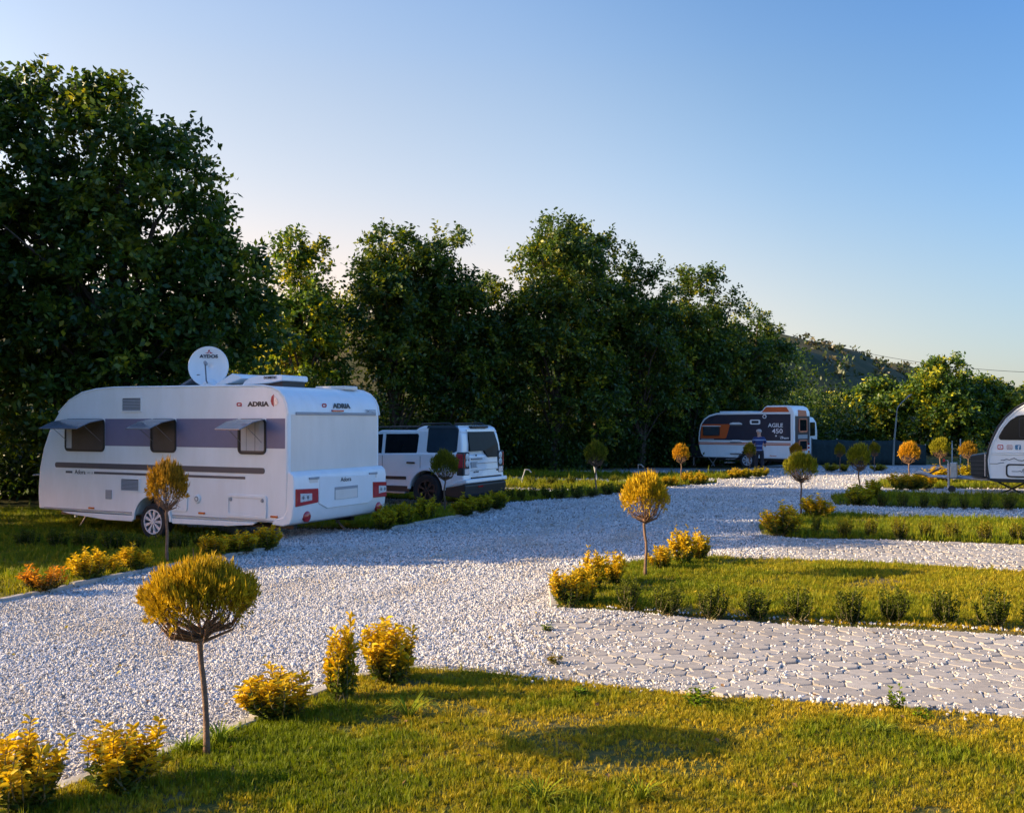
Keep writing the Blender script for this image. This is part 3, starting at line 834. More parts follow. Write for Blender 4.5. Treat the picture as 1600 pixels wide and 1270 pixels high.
# windows with their panes swung up
for i, (x0, x1, z0, dk) in enumerate(((-5.42, -4.34, 1.43, 0), (-3.15, -2.52, 1.44, 0), (-1.08, -0.46, 1.44, 1))):
    z1 = 2.045
    wd = ring(MB(), rrect(x0, z0, x1, z1, 0.09), rrect(x0 + .035, z0 + .035, x1 - .035, z1 - .03, 0.065), 'y', -0.022, 0.004).build('window', M['black'], car1, bevel=0.004)
    MB().prism(rrect(x0 + .03, z0 + .03, x1 - .03, z1 - .025, 0.06), 'y', -0.006, 0.0).build('insect_screen', M['screen'], wd)
    def cur(a, b):
        n = 26; mb = MB()
        P = [(a + (b - a) * k / n, -0.010 - 0.0035 * math.sin(k * 1.9) - 0.002 * math.sin(k * .7)) for k in range(n + 1)]
        mb.add([(x, y, z0 + .06) for x, y in P] + [(x, y, z1 - .04) for x, y in P], [(k, k + 1, n + 2 + k, n + 1 + k) for k in range(n)])
        mb.build('curtain', M['curtain'], wd, smooth=True)
    if i == 2:
        cur(x0 + .07, x1 - .05)
    elif i == 0:
        cur(x0 + .04, x0 + .18)
    # pane: hinged along its top edge, pushed out and almost level
    fl = MB(); out, dz = 0.60, -0.17
    n = 6
    for k in range(n):
        a, b = k / n, (k + 1) / n
        for s_, q in ((0, a), (1, b)): pass
    top = [(x0 + .01, -0.02, z1 - .005), (x1 - .01, -0.02, z1 - .005)]
    mid = [(x0 + .01, -0.32, z1 - .055), (x1 - .01, -0.32, z1 - .055)]
    bot = [(x0 + .03, -out, z1 + dz), (x1 - .03, -out, z1 + dz)]
    t_ = 0.022
    Vv = top + mid + bot + [(p[0], p[1], p[2] - t_) for p in top + mid + bot]
    fl.add(Vv, [(0, 1, 3, 2), (2, 3, 5, 4), (6, 8, 9, 7), (8, 10, 11, 9), (0, 2, 8, 6), (2, 4, 10, 8), (1, 7, 9, 3), (3, 9, 11, 5), (4, 5, 11, 10), (0, 6, 7, 1)])
    fl.build('open_pane', M['acrylic'], wd, bevel=0.008)
    for xx in (x0 + .08, x1 - .08):
        MB().tube([(xx, -0.03, z0 + .20), (xx, -0.42, z1 - .11)], 0.005, 6).build('stay', M['midgrey'], wd)
louvre(car1, -3.90, 2.165, -3.38, 2.445)
louvre(car1, -3.92, 0.71, -3.42, 0.965)
# stripes
MB().prism(rrect(-5.70, 1.115, -0.49, 1.215, 0.045), 'y', -0.008, 0.0).build('stripe', M['slate'], car1)
MB().box((-4.62, -0.005, 1.015), (-0.92, 0.0, 1.058)).build('stripe', M['slate'], car1)
MB().box((-5.40, -0.005, 1.015), (-5.22, 0.0, 1.055)).build('stripe', M['slate'], car1)
text(car1, 'Adora', 0.115, (-5.00, -0.004, 1.038), SIDE, M['ink'], 0.001)
text(car1, '542 UL', 0.06, (-4.73, -0.004, 1.03), SIDE, M['grey'], 0.0)
text(car1, 'ADRIA', 0.105, (-0.64, -0.004, 2.285), SIDE, M['ink'], 0.006, 1.45)
def qlogo(parent, c, s, face):
    mb = MB()
    o_ = rrect(-s * .9, -s * .5, s * .9, s * .5, s * .45, 4); i_ = rrect(-s * .55, -s * .2, s * .5, s * .2, s * .18, 4)
    if face == 'side':
        ring(mb, [(c[0] + p[0], c[2] + p[1]) for p in o_], [(c[0] + p[0], c[2] + p[1]) for p in i_], 'y', -0.005, 0.0)
        mb.add([(c[0] + s * .1, -0.005, c[2] - s * .1), (c[0] + s * .45, -0.005, c[2] - s * .1), (c[0] + s * 1.05, -0.005, c[2] - s * .55), (c[0] + s * .6, -0.005, c[2] - s * .55)], [(0, 1, 2, 3)])
    else:
        ring(mb, [(c[1] + p[0], c[2] + p[1]) for p in o_], [(c[1] + p[0], c[2] + p[1]) for p in i_], 'x', c[0], c[0] + 0.005)
    mb.build('emblem', M['logo_red'], parent)
qlogo(car1, (-1.06, 0, 2.285), 0.065, 'side')
drop = [(-0.30, 2.24), (-0.345, 2.28), (-0.365, 2.34), (-0.35, 2.41), (-0.30, 2.45)]
MB().prism(drop, 'y', -0.007, 0.001).build('side_marker', M['logo_red'], car1)
MB().prism([(-0.298, 2.26), (-0.24, 2.27), (-0.205, 2.31), (-0.225, 2.37), (-0.298, 2.435)], 'y', -0.007, 0.001).build('side_marker', M['clear'], car1)
# lower side: sockets, hatches, lock, marker lamps, skirt
MB().box((-4.30, -0.018, 0.56), (-4.14, 0.0, 0.73)).build('socket_cover', M['grey'], car1, bevel=0.015)
h_ = ring(MB(), rrect(-1.33, 0.365, -0.44, 0.75, 0.05), rrect(-1.275, 0.42, -0.495, 0.70, 0.035), 'y', -0.022, 0.001).build('storage_hatch', M['gel'], car1, bevel=0.006)
MB().box((-1.27, -0.009, 0.425), (-0.50, -0.002, 0.695)).build('hatch_door', M['gel'], h_, bevel=0.004)
for xx in (-1.235, -0.535):
    MB().lathe([(0.001, -.028), (.028, -.026), (.034, 0)], (xx, 0, 0.665), 'y', 14).build('latch', M['grey'], h_, smooth=True)
h2 = ring(MB(), rrect(-2.75, 0.41, -2.24, 0.80, 0.05), rrect(-2.70, 0.46, -2.29, 0.75, 0.035), 'y', -0.020, 0.001).build('toilet_hatch', M['gel'], car1, bevel=0.006)
MB().box((-2.69, -0.008, 0.465), (-2.30, -0.002, 0.745)).build('hatch_door', M['gel'], h2, bevel=0.004)
lk = MB().lathe([(0.001, -.022), (.05, -.026), (.075, -.014), (.08, 0)], (-2.01, 0, 0.645), 'y', 22).build('water_filler', M['gel'], car1, smooth=True)
MB().lathe([(0.03, -.031), (.042, -.031), (.045, -.02)], (-2.01, 0, 0.645), 'y', 18).build('filler_ring', M['midgrey'], lk, smooth=True)
for x, z in ((-4.68, 0.375), (-1.90, 0.40), (-0.28, 0.41)):
    MB().box((x - .075, -0.022, z - .017), (x + .075, 0.0, z + .017)).build('marker_lamp', M['amber'], car1, bevel=0.006)
MB().box((-6.0, -0.012, 0.325), (-3.62, 0.0, 0.345)).build('skirt_rail', M['grey'], car1)
MB().box((-2.60, -0.012, 0.325), (-0.30, 0.0, 0.345)).build('skirt_rail', M['grey'], car1)
MB().prism([(-5.5, 0.28), (-3.56, 0.28), (-3.60, 0.175), (-4.3, 0.175), (-5.3, 0.245)], 'y', -0.015, 0.03).build('skirt', M['gel'], car1, bevel=0.008)
MB().prism([(-2.64, 0.28), (-0.65, 0.30), (-0.75, 0.25), (-1.3, 0.205), (-2.60, 0.185)], 'y', -0.015, 0.03).build('skirt', M['gel'], car1, bevel=0.008)
MB().prism(arch(-3.10, 0.21, 0.50, 0, 180) + arch(-3.10, 0.21, 0.435, 180, 0), 'y', -0.03, 0.01).build('wheel_arch_trim', M['gel'], car1, bevel=0.01)
wheel(car1, (-3.10, 0.10, 0.19), 0.325, 0.225, 0.20, M['alloy'], 9)
w2 = wheel(car1, (-3.10, W - .12, 0.19), 0.325, 0.225, 0.20, M['alloy'], 9)
# rear
MB().box((0.0, 0.075, 1.165), (0.004, W - .075, 2.11)).build('rear_panel', M['gel_cream'], car1)
MB().box((0.0, 0.19, 2.105), (0.022, W - .13, 2.155)).build('rear_rail', M['grey'], car1, bevel=0.006)
bump = [(0.0, 1.15), (0.05, 1.165), (0.13, 1.10), (0.15, 1.0), (0.145, 0.62), (0.12, 0.40), (0.06, 0.30), (-0.10, 0.255), (-0.34, 0.27), (-0.30, 0.34), (-0.08, 0.42), (-0.02, 0.52)]
MB().prism(bump, 'y', -0.018, W + 0.018).build('rear_bumper', M['gel'], car1, bevel=0.05, seg=4)
MB().prism([(0.64, 1.06), (2.28, 1.02), (2.22, 0.56), (2.05, 0.50), (0.85, 0.50), (0.62, 0.60)], 'x', 0.13, 0.158).build('plate_panel', M['gel'], car1, bevel=0.012)
pl = MB().box((0.155, 1.05, 0.63), (0.166, 1.72, 0.85)).build('number_plate_holder', M['grey'], car1, bevel=0.004)
MB().box((0.165, 1.06, 0.635), (0.169, 1.70, 0.80)).build('plate_backing', M['gel_cream'], pl)
text(car1, 'Adora', 0.11, (0.162, 1.37, 0.97), REAR, M['ink'], 0.001, 1.1)
text(car1, 'ADRIA', 0.115, (-0.012, 1.47, 2.27), (R(90 - 10), 0, R(90)), M['ink'], 0.006, 1.45)
qlogo(car1, (-0.02, 0.98, 2.275), 0.07, 'rear')
MB().box((-0.02, 1.17, 2.17), (0.022, 1.50, 2.20)).build('brake_lamp', M['red'], car1, bevel=0.006)
text(car1, 'TIMYGOL', 0.08, (0.012, 2.33, 2.185), REAR, M['grey'], 0.001)
for y0, y1 in ((0.0, 0.60), (W - .45, W + .01)):
    m = (y0 < 1)
    pts = [(y0 + .015, 0.88), (y1, 0.86), (y1 - (.0 if m else .0), 0.62 if m else .58), (y0 + .02, 0.585)]
    tl = MB().prism(pts, 'x', 0.13, 0.168).build('tail_lamp', M['red'], car1, bevel=0.012)
    a = 0.12 if m else 0.20
    MB().prism([(y0 + a, 0.80), (y0 + a + .30 if m else y1 - .02, 0.785), (y0 + a + .30 if m else y1 - .02, 0.67), (y0 + a, 0.655)], 'x', 0.16, 0.173).build('clear_lens', M['clear'], tl, bevel=0.004)
    for k in range(2):
        MB().lathe([(0.001, .178), (.026, .176), (.036, .170)], (0, y0 + a + .07 + k * .12, 0.728), 'x', 14).build('lamp_reflector', M['midgrey'], tl, smooth=True)
for y in (0.34, W - .20):
    MB().lathe([(0.001, .155), (.07, .153), (.092, .135), (.095, .10)], (0, y, 0.40), 'x', 22).build('reflector', M['red'], car1, smooth=True)
for y0 in (0.36, 2.08):
    g1 = MB().box((0.14, y0, 1.015), (0.165, y0 + .26, 1.055)).build('grab_handle', M['grey'], car1, bevel=0.01)
    MB().box((0.146, y0 + .02, 0.96), (0.156, y0 + .24, 1.02)).build('handle_recess', M['gel_cream'], g1, bevel=0.01)
# roof: dish, hatch, cooler
dsh = MB().lathe([(0.001, 0), (.14, 0), (.13, .10), (.05, .16), (.001, .17)], (-2.45, 0.75, 2.61), 'z', 18).build('satellite_dish', M['gel'], car1, smooth=True)
cen = Vector((-2.48, 0.72, 3.01)); nrm = Vector((0.58, -0.80, 0.13)).normalized()
ux_ = Vector((0, 0, 1)).cross(nrm).normalized(); uz_ = nrm.cross(ux_).normalized()
if uz_.z < 0: uz_ = -uz_
dm = MB(); n = 40; rings = [0.001, .12, .22, .30, .345, .36]
for r_ in rings:
    for j in range(n):
        a = 2 * math.pi * j / n
        p = cen + ux_ * (r_ * math.cos(a)) + uz_ * (r_ * 1.04 * math.sin(a)) - nrm * (0.07 * (1 - (r_ / .36) ** 2))
        dm.v.append(tuple(p))
for i in range(len(rings) - 1):
    for j in range(n): dm.f.append((i * n + j, i * n + (j + 1) % n, (i + 1) * n + (j + 1) % n, (i + 1) * n + j))
refl = dm.build('reflector', M['gel'], dsh, smooth=True)
md = refl.modifiers.new('thick', 'SOLIDIFY'); md.thickness = 0.018; md.offset = 0
MB().tube([cen + uz_ * -.33, cen + uz_ * -.30 + nrm * .20, cen + uz_ * -.02 + nrm * .36], 0.014, 6).build('feed_arm', M['midgrey'], dsh)
MB().tube([cen + nrm * .39 + uz_ * .0, cen + nrm * .28 + uz_ * -.01], [.03, .035], 10).build('receiver', M['grey'], dsh)
dq = Matrix((ux_, uz_, nrm)).transposed().to_euler()
tx = text(dsh, 'AYDOS', 0.085, cen + uz_ * .19 - nrm * .022, dq, M['ink'], 0.003, 1.15)
tri = MB(); b0 = cen + uz_ * .25 - nrm * .012
tri.add([tuple(b0 + ux_ * x + uz_ * y) for x, y in ((-.07, 0), (-.02, .012), (0.0, .085), (.03, .085), (.012, .03), (.075, 0), (.02, -.004))], [(0, 1, 6), (1, 2, 3, 4), (4, 5, 6)])
tri.build('emblem', M['logo_red'], dsh, fix=False)
hb = MB().box((-3.15, 0.55, 2.60), (-1.90, 1.55, 2.66)).build('roof_hatch', M['gel'], car1, bevel=0.02)
MB().prism([(-3.10, 2.66), (-2.65, 2.86), (-2.60, 2.86), (-2.97, 2.66)], 'y', 0.6, 1.5).build('hatch_lid', M['acrylic'], hb, bevel=0.01)
MB().prism([(-2.26, 2.655), (-1.82, 2.86), (-1.68, 2.83), (-1.56, 2.765), (-1.82, 2.70), (-2.0, 2.66)], 'y', 0.62, 1.5).build('hatch_lid', M['gel'], hb, bevel=0.02)
ac = MB().prism([(-1.58, 2.64), (-1.51, 2.72), (-1.36, 2.785), (-1.16, 2.81), (-0.68, 2.81), (-0.65, 2.79), (-0.65, 2.71), (-0.95, 2.67)], 'y', 0.62, 1.32).build('air_conditioner', M['gel'], car1, bevel=0.03, seg=3)
MB().box((-1.5, 0.68, 2.58), (-0.70, 1.28, 2.70)).build('cooler_base', M['black'], ac)
text(ac, 'DOMETIC', 0.06, (-0.92, 0.612, 2.765), SIDE, M['ink'], 0.002, 1.1)
MB().box((-1.0, 1.95, 2.58), (-0.30, 2.35, 2.655)).build('roof_vent', M['gel_cream'], car1, bevel=0.02)
MB().box((-3.4, 1.7, 2.60), (-2.9, 2.2, 2.67)).build('roof_vent', M['gel'], car1, bevel=0.02)
# chassis, drawbar, handle, steadies
MB().box((-6.1, 0.45, 0.16), (-0.25, 0.55, 0.29)).build('chassis_rail', M['black'], car1)
MB().box((-6.1, W - .55, 0.16), (-0.25, W - .45, 0.29)).build('chassis_rail', M['black'], car1)
MB().box((-5.9, 0.3, 0.24), (-0.3, W - .3, 0.30)).build('underfloor', M['black'], car1)
for y in (0.5, W - .5):
    MB().tube([(-0.75, y, 0.26), (-0.42, y, -0.02)], 0.02, 6).build('steady_leg', M['steel'], car1)
    MB().tube([(-0.40, y, 0.28), (-0.62, y, 0.10)], 0.015, 6).build('steady_leg', M['steel'], car1)
    MB().tube([(-5.35, y, 0.26), (-5.65, y, -0.10)], 0.02, 6).build('steady_leg', M['steel'], car1)
MB().tube([(-6.1, 0.5, 0.28), (-7.3, W / 2 - .05, 0.30)], 0.04, 6).build('drawbar', M['steel'], car1)
MB().tube([(-6.1, W - .5, 0.28), (-7.3, W / 2 + .05, 0.30)], 0.04, 6).build('drawbar', M['steel'], car1)
MB().tube([(-7.2, W / 2, 0.30), (-7.5, W / 2, 0.36)], 0.05, 8).build('coupling', M['black'], car1)
MB().tube([(-6.9, W / 2 + .12, 0.75), (-6.9, W / 2 + .12, -0.02)], 0.03, 8).build('jockey_post', M['steel'], car1)
MB().tube([(-6.17, 0.12, 0.85), (-6.24, 0.12, 0.93), (-6.35, 0.14, 0.95), (-6.60, 0.2, 0.93)], 0.018, 7).build('grab_handle', M['grey'], car1, smooth=True)
MB().tube([(-6.19, 0.2, 0.55), (-6.34, 0.22, 0.55)], 0.05, 8).build('drawbar_fitting', M['grey'], car1)

# ================================================================== white estate car behind the caravan
TH2 = R(28); WC = 2.04
car2 = empty('parked_car', (-1.20, 23.15, -0.06), -TH2)
tag(car2, 'white off-road estate car with black roof rails parked behind the large caravan', 'car')
lo = [(-4.80, 0.42), (-4.84, 0.75), (-4.78, 0.98), (-4.60, 1.08), (-3.52, 1.17), (-3.30, 1.24), (-0.10, 1.30), (0.0, 1.22), (0.03, 0.72), (0.05, 0.60), (0.03, 0.46), (-0.45, 0.42)] \
   + arch(-1.02, 0.38, 0.47, 6, 174) + [(-1.6, 0.42), (-3.30, 0.42)] + arch(-3.90, 0.38, 0.46, 6, 174) + [(-4.45, 0.42)]
MB().prism(lo, 'y', 0, WC).build('body', M['paint'], car2, bevel=0.05, seg=3)
def tum(z): return 0.03 + max(0.0, z - 1.20) * 0.15
# cabin: lofted sections narrowing towards the roof
cab = [(-3.42, -0.05, 1.20), (-3.02, -0.075, 1.50), (-2.62, -0.115, 1.78), (-2.45, -0.14, 1.83)]
mb = MB()
secs = [(1.20, -3.42, -0.03), (1.50, -3.02, -0.05), (1.76, -2.66, -0.10), (1.84, -2.45, -0.18)]
for z, xa, xb in secs:
    t_ = tum(z)
    mb.v += [(xa, t_, z), (xb, t_, z), (xb, WC - t_, z), (xa, WC - t_, z)]
for i in range(3):
    for j in range(4): mb.f.append((i * 4 + j, i * 4 + (j + 1) % 4, (i + 1) * 4 + (j + 1) % 4, (i + 1) * 4 + j))
mb.f.append((12, 13, 14, 15)); mb.f.append((3, 2, 1, 0))
cabin = mb.build('cabin', M['paint'], car2, bevel=0.04, seg=3)
mb = MB()                                   # raised rear roof
for z, xa, xb, e in ((1.78, -1.50, -0.10, 0.0), (1.90, -1.34, -0.16, 0.02), (1.955, -1.20, -0.26, 0.07)):
    t_ = tum(z) + e - 0.004
    mb.v += [(xa, t_, z), (xb, t_, z), (xb, WC - t_, z), (xa, WC - t_, z)]
for i in range(2):
    for j in range(4): mb.f.append((i * 4 + j, i * 4 + (j + 1) % 4, (i + 1) * 4 + (j + 1) % 4, (i + 1) * 4 + j))
mb.f.append((8, 9, 10, 11)); mb.f.append((3, 2, 1, 0))
mb.build('raised_roof', M['paint'], car2, bevel=0.03, seg=3)
def side_poly(name, pts, mat, parent, off=0.006):
    mb = MB()
    n = len(pts)
    mb.add([(x, tum(z) - off, z) for x, z in pts] + [(x, tum(z) + 0.02, z) for x, z in pts],
           [tuple(range(n)), tuple(range(2 * n - 1, n - 1, -1))] + [(i, n + i, n + (i + 1) % n, (i + 1) % n) for i in range(n)])
    return mb.build(name, mat, parent)
side_poly('side_window', [(-2.30, 1.22), (-1.40, 1.22), (-1.33, 1.30), (-1.31, 1.70), (-1.34, 1.75), (-2.30, 1.74)], M['glass'], car2)
side_poly('side_window', [(-3.25, 1.24), (-2.40, 1.22), (-2.40, 1.74), (-2.62, 1.72)], M['glass'], car2)
side_poly('quarter_window', [(-1.05, 1.32), (-0.99, 1.29), (-0.26, 1.29), (-0.18, 1.34), (-0.17, 1.84), (-0.20, 1.90), (-1.00, 1.90), (-1.04, 1.86)], M['glass_blue'], car2, 0.010)
MB().prism([(-1.08, 1.89), (-0.20, 1.89), (-0.26, 1.958), (-1.04, 1.958)], 'y', 0.10, 0.30).build('roof_window_edge', M['glass_blue'], car2)
for x in (-1.21, -2.35):
    MB().box((x - .006, -0.003, 0.55), (x + .006, 0.01, 1.20)).build('door_gap', M['black'], car2)
hd = MB().box((-1.60, -0.035, 1.015), (-1.36, 0.0, 1.055)).build('door_handle', M['black'], car2, bevel=0.01)
MB().box((-3.1, -0.02, 0.61), (-1.62, 0.0, 0.69)).build('side_strip', M['black'], car2, bevel=0.012)
MB().box((-3.40, -0.012, 0.30), (-1.52, 0.3, 0.45)).build('sill', M['black'], car2, bevel=0.02)
MB().box((-3.3, -0.10, 0.27), (-1.6, 0.1, 0.31)).build('side_step', M['steel'], car2, bevel=0.01)
MB().prism(arch(-1.02, 0.38, 0.56, 0, 180) + arch(-1.02, 0.38, 0.465, 180, 0), 'y', -0.035, 0.02).build('wheel_arch_trim', M['paint'], car2, bevel=0.02)
MB().box((-4.4, 0.3, 0.3), (-0.2, WC - .3, 0.8)).build('wheel_well', M['black'], car2)
for cx in (-1.02, -3.90):
    wheel(car2, (cx, 0.10, 0.36), 0.40, 0.25, 0.25, M['black'], 7, True)
    wheel(car2, (cx, WC - .13, 0.36), 0.40, 0.25, 0.25, M['black'], 7, True)
MB().prism([(-0.55, 0.44), (0.06, 0.55), (0.10, 0.50), (0.08, 0.26), (-0.02, 0.20), (-0.50, 0.24)], 'y', -0.01, WC + .01).build('lower_bumper', M['black'], car2, bevel=0.03)
MB().prism([(-0.50, 0.47), (-0.10, 0.64), (0.12, 0.66), (0.13, 0.56), (0.02, 0.545)], 'y', -0.015, WC + .015).build('bumper', M['paint'], car2, bevel=0.025, seg=3)
MB().box((0.10, 0.60, 0.44), (0.112, 0.82, 0.475)).build('fog_reflector', M['red'], car2)
MB().box((0.02, 0.35, 0.655), (0.075, WC - .2, 0.69)).build('bumper_gap', M['black'], car2)
# tailgate: glass with a step, lower door, lamps
def rx(z): return -0.012 - max(0.0, z - 1.28) * 0.20
def rear_poly(name, pts, mat, parent, off=0.012):
    mb = MB(); n = len(pts)
    mb.add([(rx(z) + off, y, z) for y, z in pts] + [(rx(z) - 0.03, y, z) for y, z in pts],
           [tuple(range(n)), tuple(range(2 * n - 1, n - 1, -1))] + [(i, n + i, n + (i + 1) % n, (i + 1) % n) for i in range(n)])
    return mb.build(name, mat, parent)
tg = rear_poly('tailgate', [(0.34, 0.70), (1.80, 0.70), (1.82, 1.30), (1.76, 1.86), (0.38, 1.86)], M['paint'], car2, 0.03)
rear_poly('rear_window', [(0.36, 1.325), (1.05, 1.325), (1.18, 1.19), (1.24, 1.155), (1.83, 1.155), (1.80, 1.50), (1.70, 1.80), (0.40, 1.80)], M['glass_dull'], tg, 0.042)
for z in (1.02, 0.855):
    MB().box((0.0, 0.36, z - .004), (0.033, 1.81, z + .004)).build('door_gap', M['midgrey'], tg)
MB().box((0.0, 0.40, 1.12), (0.037, 0.92, 1.145)).build('plate_lamp', M['midgrey'], tg)
MB().prism([(0.38, 1.06), (0.70, 1.06), (0.62, 1.03), (0.62, .95), (0.70, .92), (0.38, .92)], 'x', 0.0, 0.034).build('plate_recess', M['grey'], tg)
text(tg, 'DISCOVERY', 0.05, (0.034, 0.62, 0.81), REAR, M['ink'], 0.001)
MB().lathe([(0.001, .045), (.02, .042), (.024, .02)], (0, 0.62, 1.22), 'x', 12).build('badge', M['ink'], tg, smooth=True)
MB().box((0.0, 1.66, 0.80), (0.036, 1.76, 0.84)).build('badge', M['ink'], tg)
MB().box((-0.20, 0.62, 1.885), (-0.09, 1.45, 1.945)).build('spoiler_lamp', M['black'], car2, bevel=0.02)
for m_ in (0, 1):
    f_ = (lambda y: y) if m_ == 0 else (lambda y: WC - y)
    tl = MB().box((-0.16, min(f_(-.012), f_(.30)), 0.74), (0.035, max(f_(-.012), f_(.30)), 1.31)).build('tail_lamp', M['black'], car2, bevel=0.03)
    MB().box((-0.17, min(f_(-.02), f_(.02)), 0.93), (0.02, max(f_(-.02), f_(.02)), 1.27)).build('red_lens', M['red'], tl, bevel=0.015)
    MB().box((0.02, min(f_(.03), f_(.07)), 0.93), (0.045, max(f_(.03), f_(.07)), 1.27)).build('red_lens', M['red'], tl, bevel=0.008)
    for z in (1.195, 1.035):
        MB().lathe([(.001, .052), (.05, .050), (.082, .040), (.09, .02)], (0, f_(.185), z), 'x', 20).build('lamp_lens', M['clear'], tl, smooth=True)
    MB().box((0.02, min(f_(.06), f_(.28)), 0.765), (0.043, max(f_(.06), f_(.28)), 0.905)).build('lamp_lens', M['clear'], tl, bevel=0.01)
for y in (0.22, WC - .22):
    rl = MB().tube([(-2.85, y, 1.85), (-2.75, y, 1.905), (-1.35, y, 1.93), (-1.30, y, 1.99), (-0.5, y, 2.01), (-0.42, y, 1.95)], 0.022, 6).build('roof_rail', M['black'], car2, smooth=True)
MB().box((-4.2, 0.06, 0.75), (-4.83, WC - .06, 0.95)).build('grille', M['black'], car2)
mir = MB().box((-3.12, -0.22, 1.18), (-3.0, 0.02, 1.40)).build('door_mirror', M['paint'], car2, bevel=0.04)
mb = MB(); mb.add([(-3.40, .12, 1.24), (-3.40, WC - .12, 1.24), (-2.64, WC - .2, 1.76), (-2.64, .2, 1.76)], [(0, 1, 2, 3)]); mb.v = [(x - .02, y, z + .012) for x, y, z in mb.v]
mb.build('windscreen', M['glass'], car2, fix=False)

# ================================================================== dark and orange caravan
TH3 = R(35); W3 = 2.12
car3 = empty('caravan', (11.9, 40.5, 0.0), -TH3)
tag(car3, 'small navy, white and orange caravan with AGILE 450 lettering under the far trees', 'caravan')
p3 = [(-4.10, 0.40), (-4.22, 0.55), (-4.32, 0.85), (-4.36, 1.15), (-4.34, 1.5), (-4.26, 1.85), (-4.10, 2.10), (-3.85, 2.27), (-3.5, 2.36), (-3.1, 2.39), (-1.55, 2.40), (-1.40, 2.46), (-1.30, 2.60), (-1.18, 2.67),
      (-0.30, 2.67), (-0.12, 2.60), (-0.02, 2.42), (0.0, 2.25), (0.0, 0.40), (-1.58, 0.40)] + arch(-2.08, 0.30, 0.44, 14, 166) + [(-2.58, 0.40)]
MB().prism(p3, 'y', 0, W3).build('body', M['gel'], car3, bevel=0.05, seg=3)
MB().prism([(-4.28, 1.19), (-4.25, 1.55), (-4.17, 1.86), (-4.02, 2.06), (-3.80, 2.20), (-3.45, 2.285), (-1.5, 2.30), (-0.15, 2.30), (-0.15, 1.17), (-4.28, 1.17)], 'y', -0.008, 0.003).build('navy_panel', M['navy'], car3)
MB().prism([(-1.40, 2.39), (-1.22, 2.60), (-0.33, 2.60), (-0.20, 2.39)], 'y', -0.008, 0.003).build('orange_panel', M['orange'], car3)
MB().prism([(-4.24, 1.24), (-4.20, 1.72), (-4.14, 1.87), (-2.84, 1.87), (-3.02, 1.27), (-3.10, 1.24)], 'y', -0.014, -0.004).build('orange_panel', M['orange'], car3)
MB().box((-4.33, -0.008, 1.03), (-0.15, 0.003, 1.075)).build('orange_stripe', M['orange_pale'], car3)
MB().box((-4.34, -0.008, 0.965), (-0.15, 0.003, 1.01)).build('orange_stripe', M['orange_pale'], car3)
MB().box((-4.20, -0.018, 1.185), (-3.60, -0.004, 1.225)).build('vent_strip', M['grey'], car3)
wd = MB().prism(rrect(-4.10, 1.36, -3.32, 1.76, .05), 'y', -0.06, -0.01).build('window', M['black'], car3, bevel=0.01)
MB().prism(rrect(-4.06, 1.40, -3.36, 1.73, .04), 'y', -0.066, -0.05).build('pane', M['glass_blue'], wd)
MB().box((-4.14, -0.09, 1.765), (-3.28, -0.01, 1.80)).build('awning_rail', M['gel'], wd, bevel=0.008)
for z in (1.86, 1.10, 0.60):
    v = MB().prism([(-2.86, z), (-2.83, z + .05), (-2.72, z + .085), (-2.42, z + .085), (-2.31, z + .05), (-2.28, z)], 'y', -0.06, 0.0).build('vent_cowl', M['gel'], car3, bevel=0.01)
    MB().box((-2.84, -0.03, z - .05), (-2.30, 0.0, z - .006)).build('vent_grille', M['midgrey'], v)
f_ = ring(MB(), rrect(-1.93, 1.86, -1.47, 2.07, .06), rrect(-1.86, 1.91, -1.54, 2.02, .03), 'y', -0.03, 0.0).build('small_vent', M['gel'], car3)
MB().box((-1.88, -0.014, 1.90), (-1.52, -0.006, 2.03)).build('vent_grille', M['black'], f_)
n = 20
MB().lathe([(.055, -.03), (.085, -.03), (.09, 0)], (-1.28, 0, 2.20), 'y', 18).build('flue_ring', M['gel'], car3, smooth=True)
text(car3, 'AGILE', 0.235, (-0.80, -0.012, 1.82), SIDE, M['white_print'], 0.004, 1.05)
text(car3, '450', 0.275, (-0.72, -0.012, 1.57), SIDE, M['white_print'], 0.004, 1.15)
MB().lathe([(.001, -.014), (.035, -.014), (.035, 0)], (-0.78, 0, 1.375), 'y', 12).build('emblem', M['white_print'], car3)
text(car3, 'Dream', 0.13, (-0.42, -0.012, 1.29), SIDE, M['white_print'], 0.003, 1.0, shear=0.35)
mb = MB(); mb.add([(-0.66, -.011, 1.345), (-0.50, -.011, 1.36), (-0.44, -.011, 1.325), (-0.52, -.011, 1.335)], [(0, 1, 2, 3)]); mb.build('swoosh', M['white_print'], car3)
text(car3, 'Karavan', 0.09, (-0.92, -0.006, 0.52), SIDE, M['orange_pale'], 0.002, 1.0, shear=0.3)
wheel(car3, (-2.08, 0.12, 0.30), 0.33, 0.22, 0.2, M['alloy'], 7)
wheel(car3, (-2.08, W3 - .15, 0.30), 0.33, 0.22, 0.2, M['alloy'], 7)
MB().box((-2.5, 0.25, 0.25), (-1.65, W3 - .25, 0.9)).build('wheel_well', M['black'], car3)
MB().box((-4.1, 0.35, 0.28), (-0.1, W3 - .35, 0.42)).build('chassis', M['black'], car3)
st = MB().box((-3.0, -0.30, 0.19), (-2.6, 0.0, 0.215)).build('entry_step', M['steel'], car3)
MB().box((-3.0, -0.12, 0.33), (-2.6, 0.1, 0.355)).build('step_tread', M['steel'], st)
MB().tube([(-4.0, 0.3, 0.40), (-3.7, 0.3, 0.0)], .02, 6).build('steady_leg', M['steel'], car3)
MB().tube([(-3.6, 0.3, 0.40), (-3.85, 0.3, 0.0)], .02, 6).build('steady_leg', M['steel'], car3)
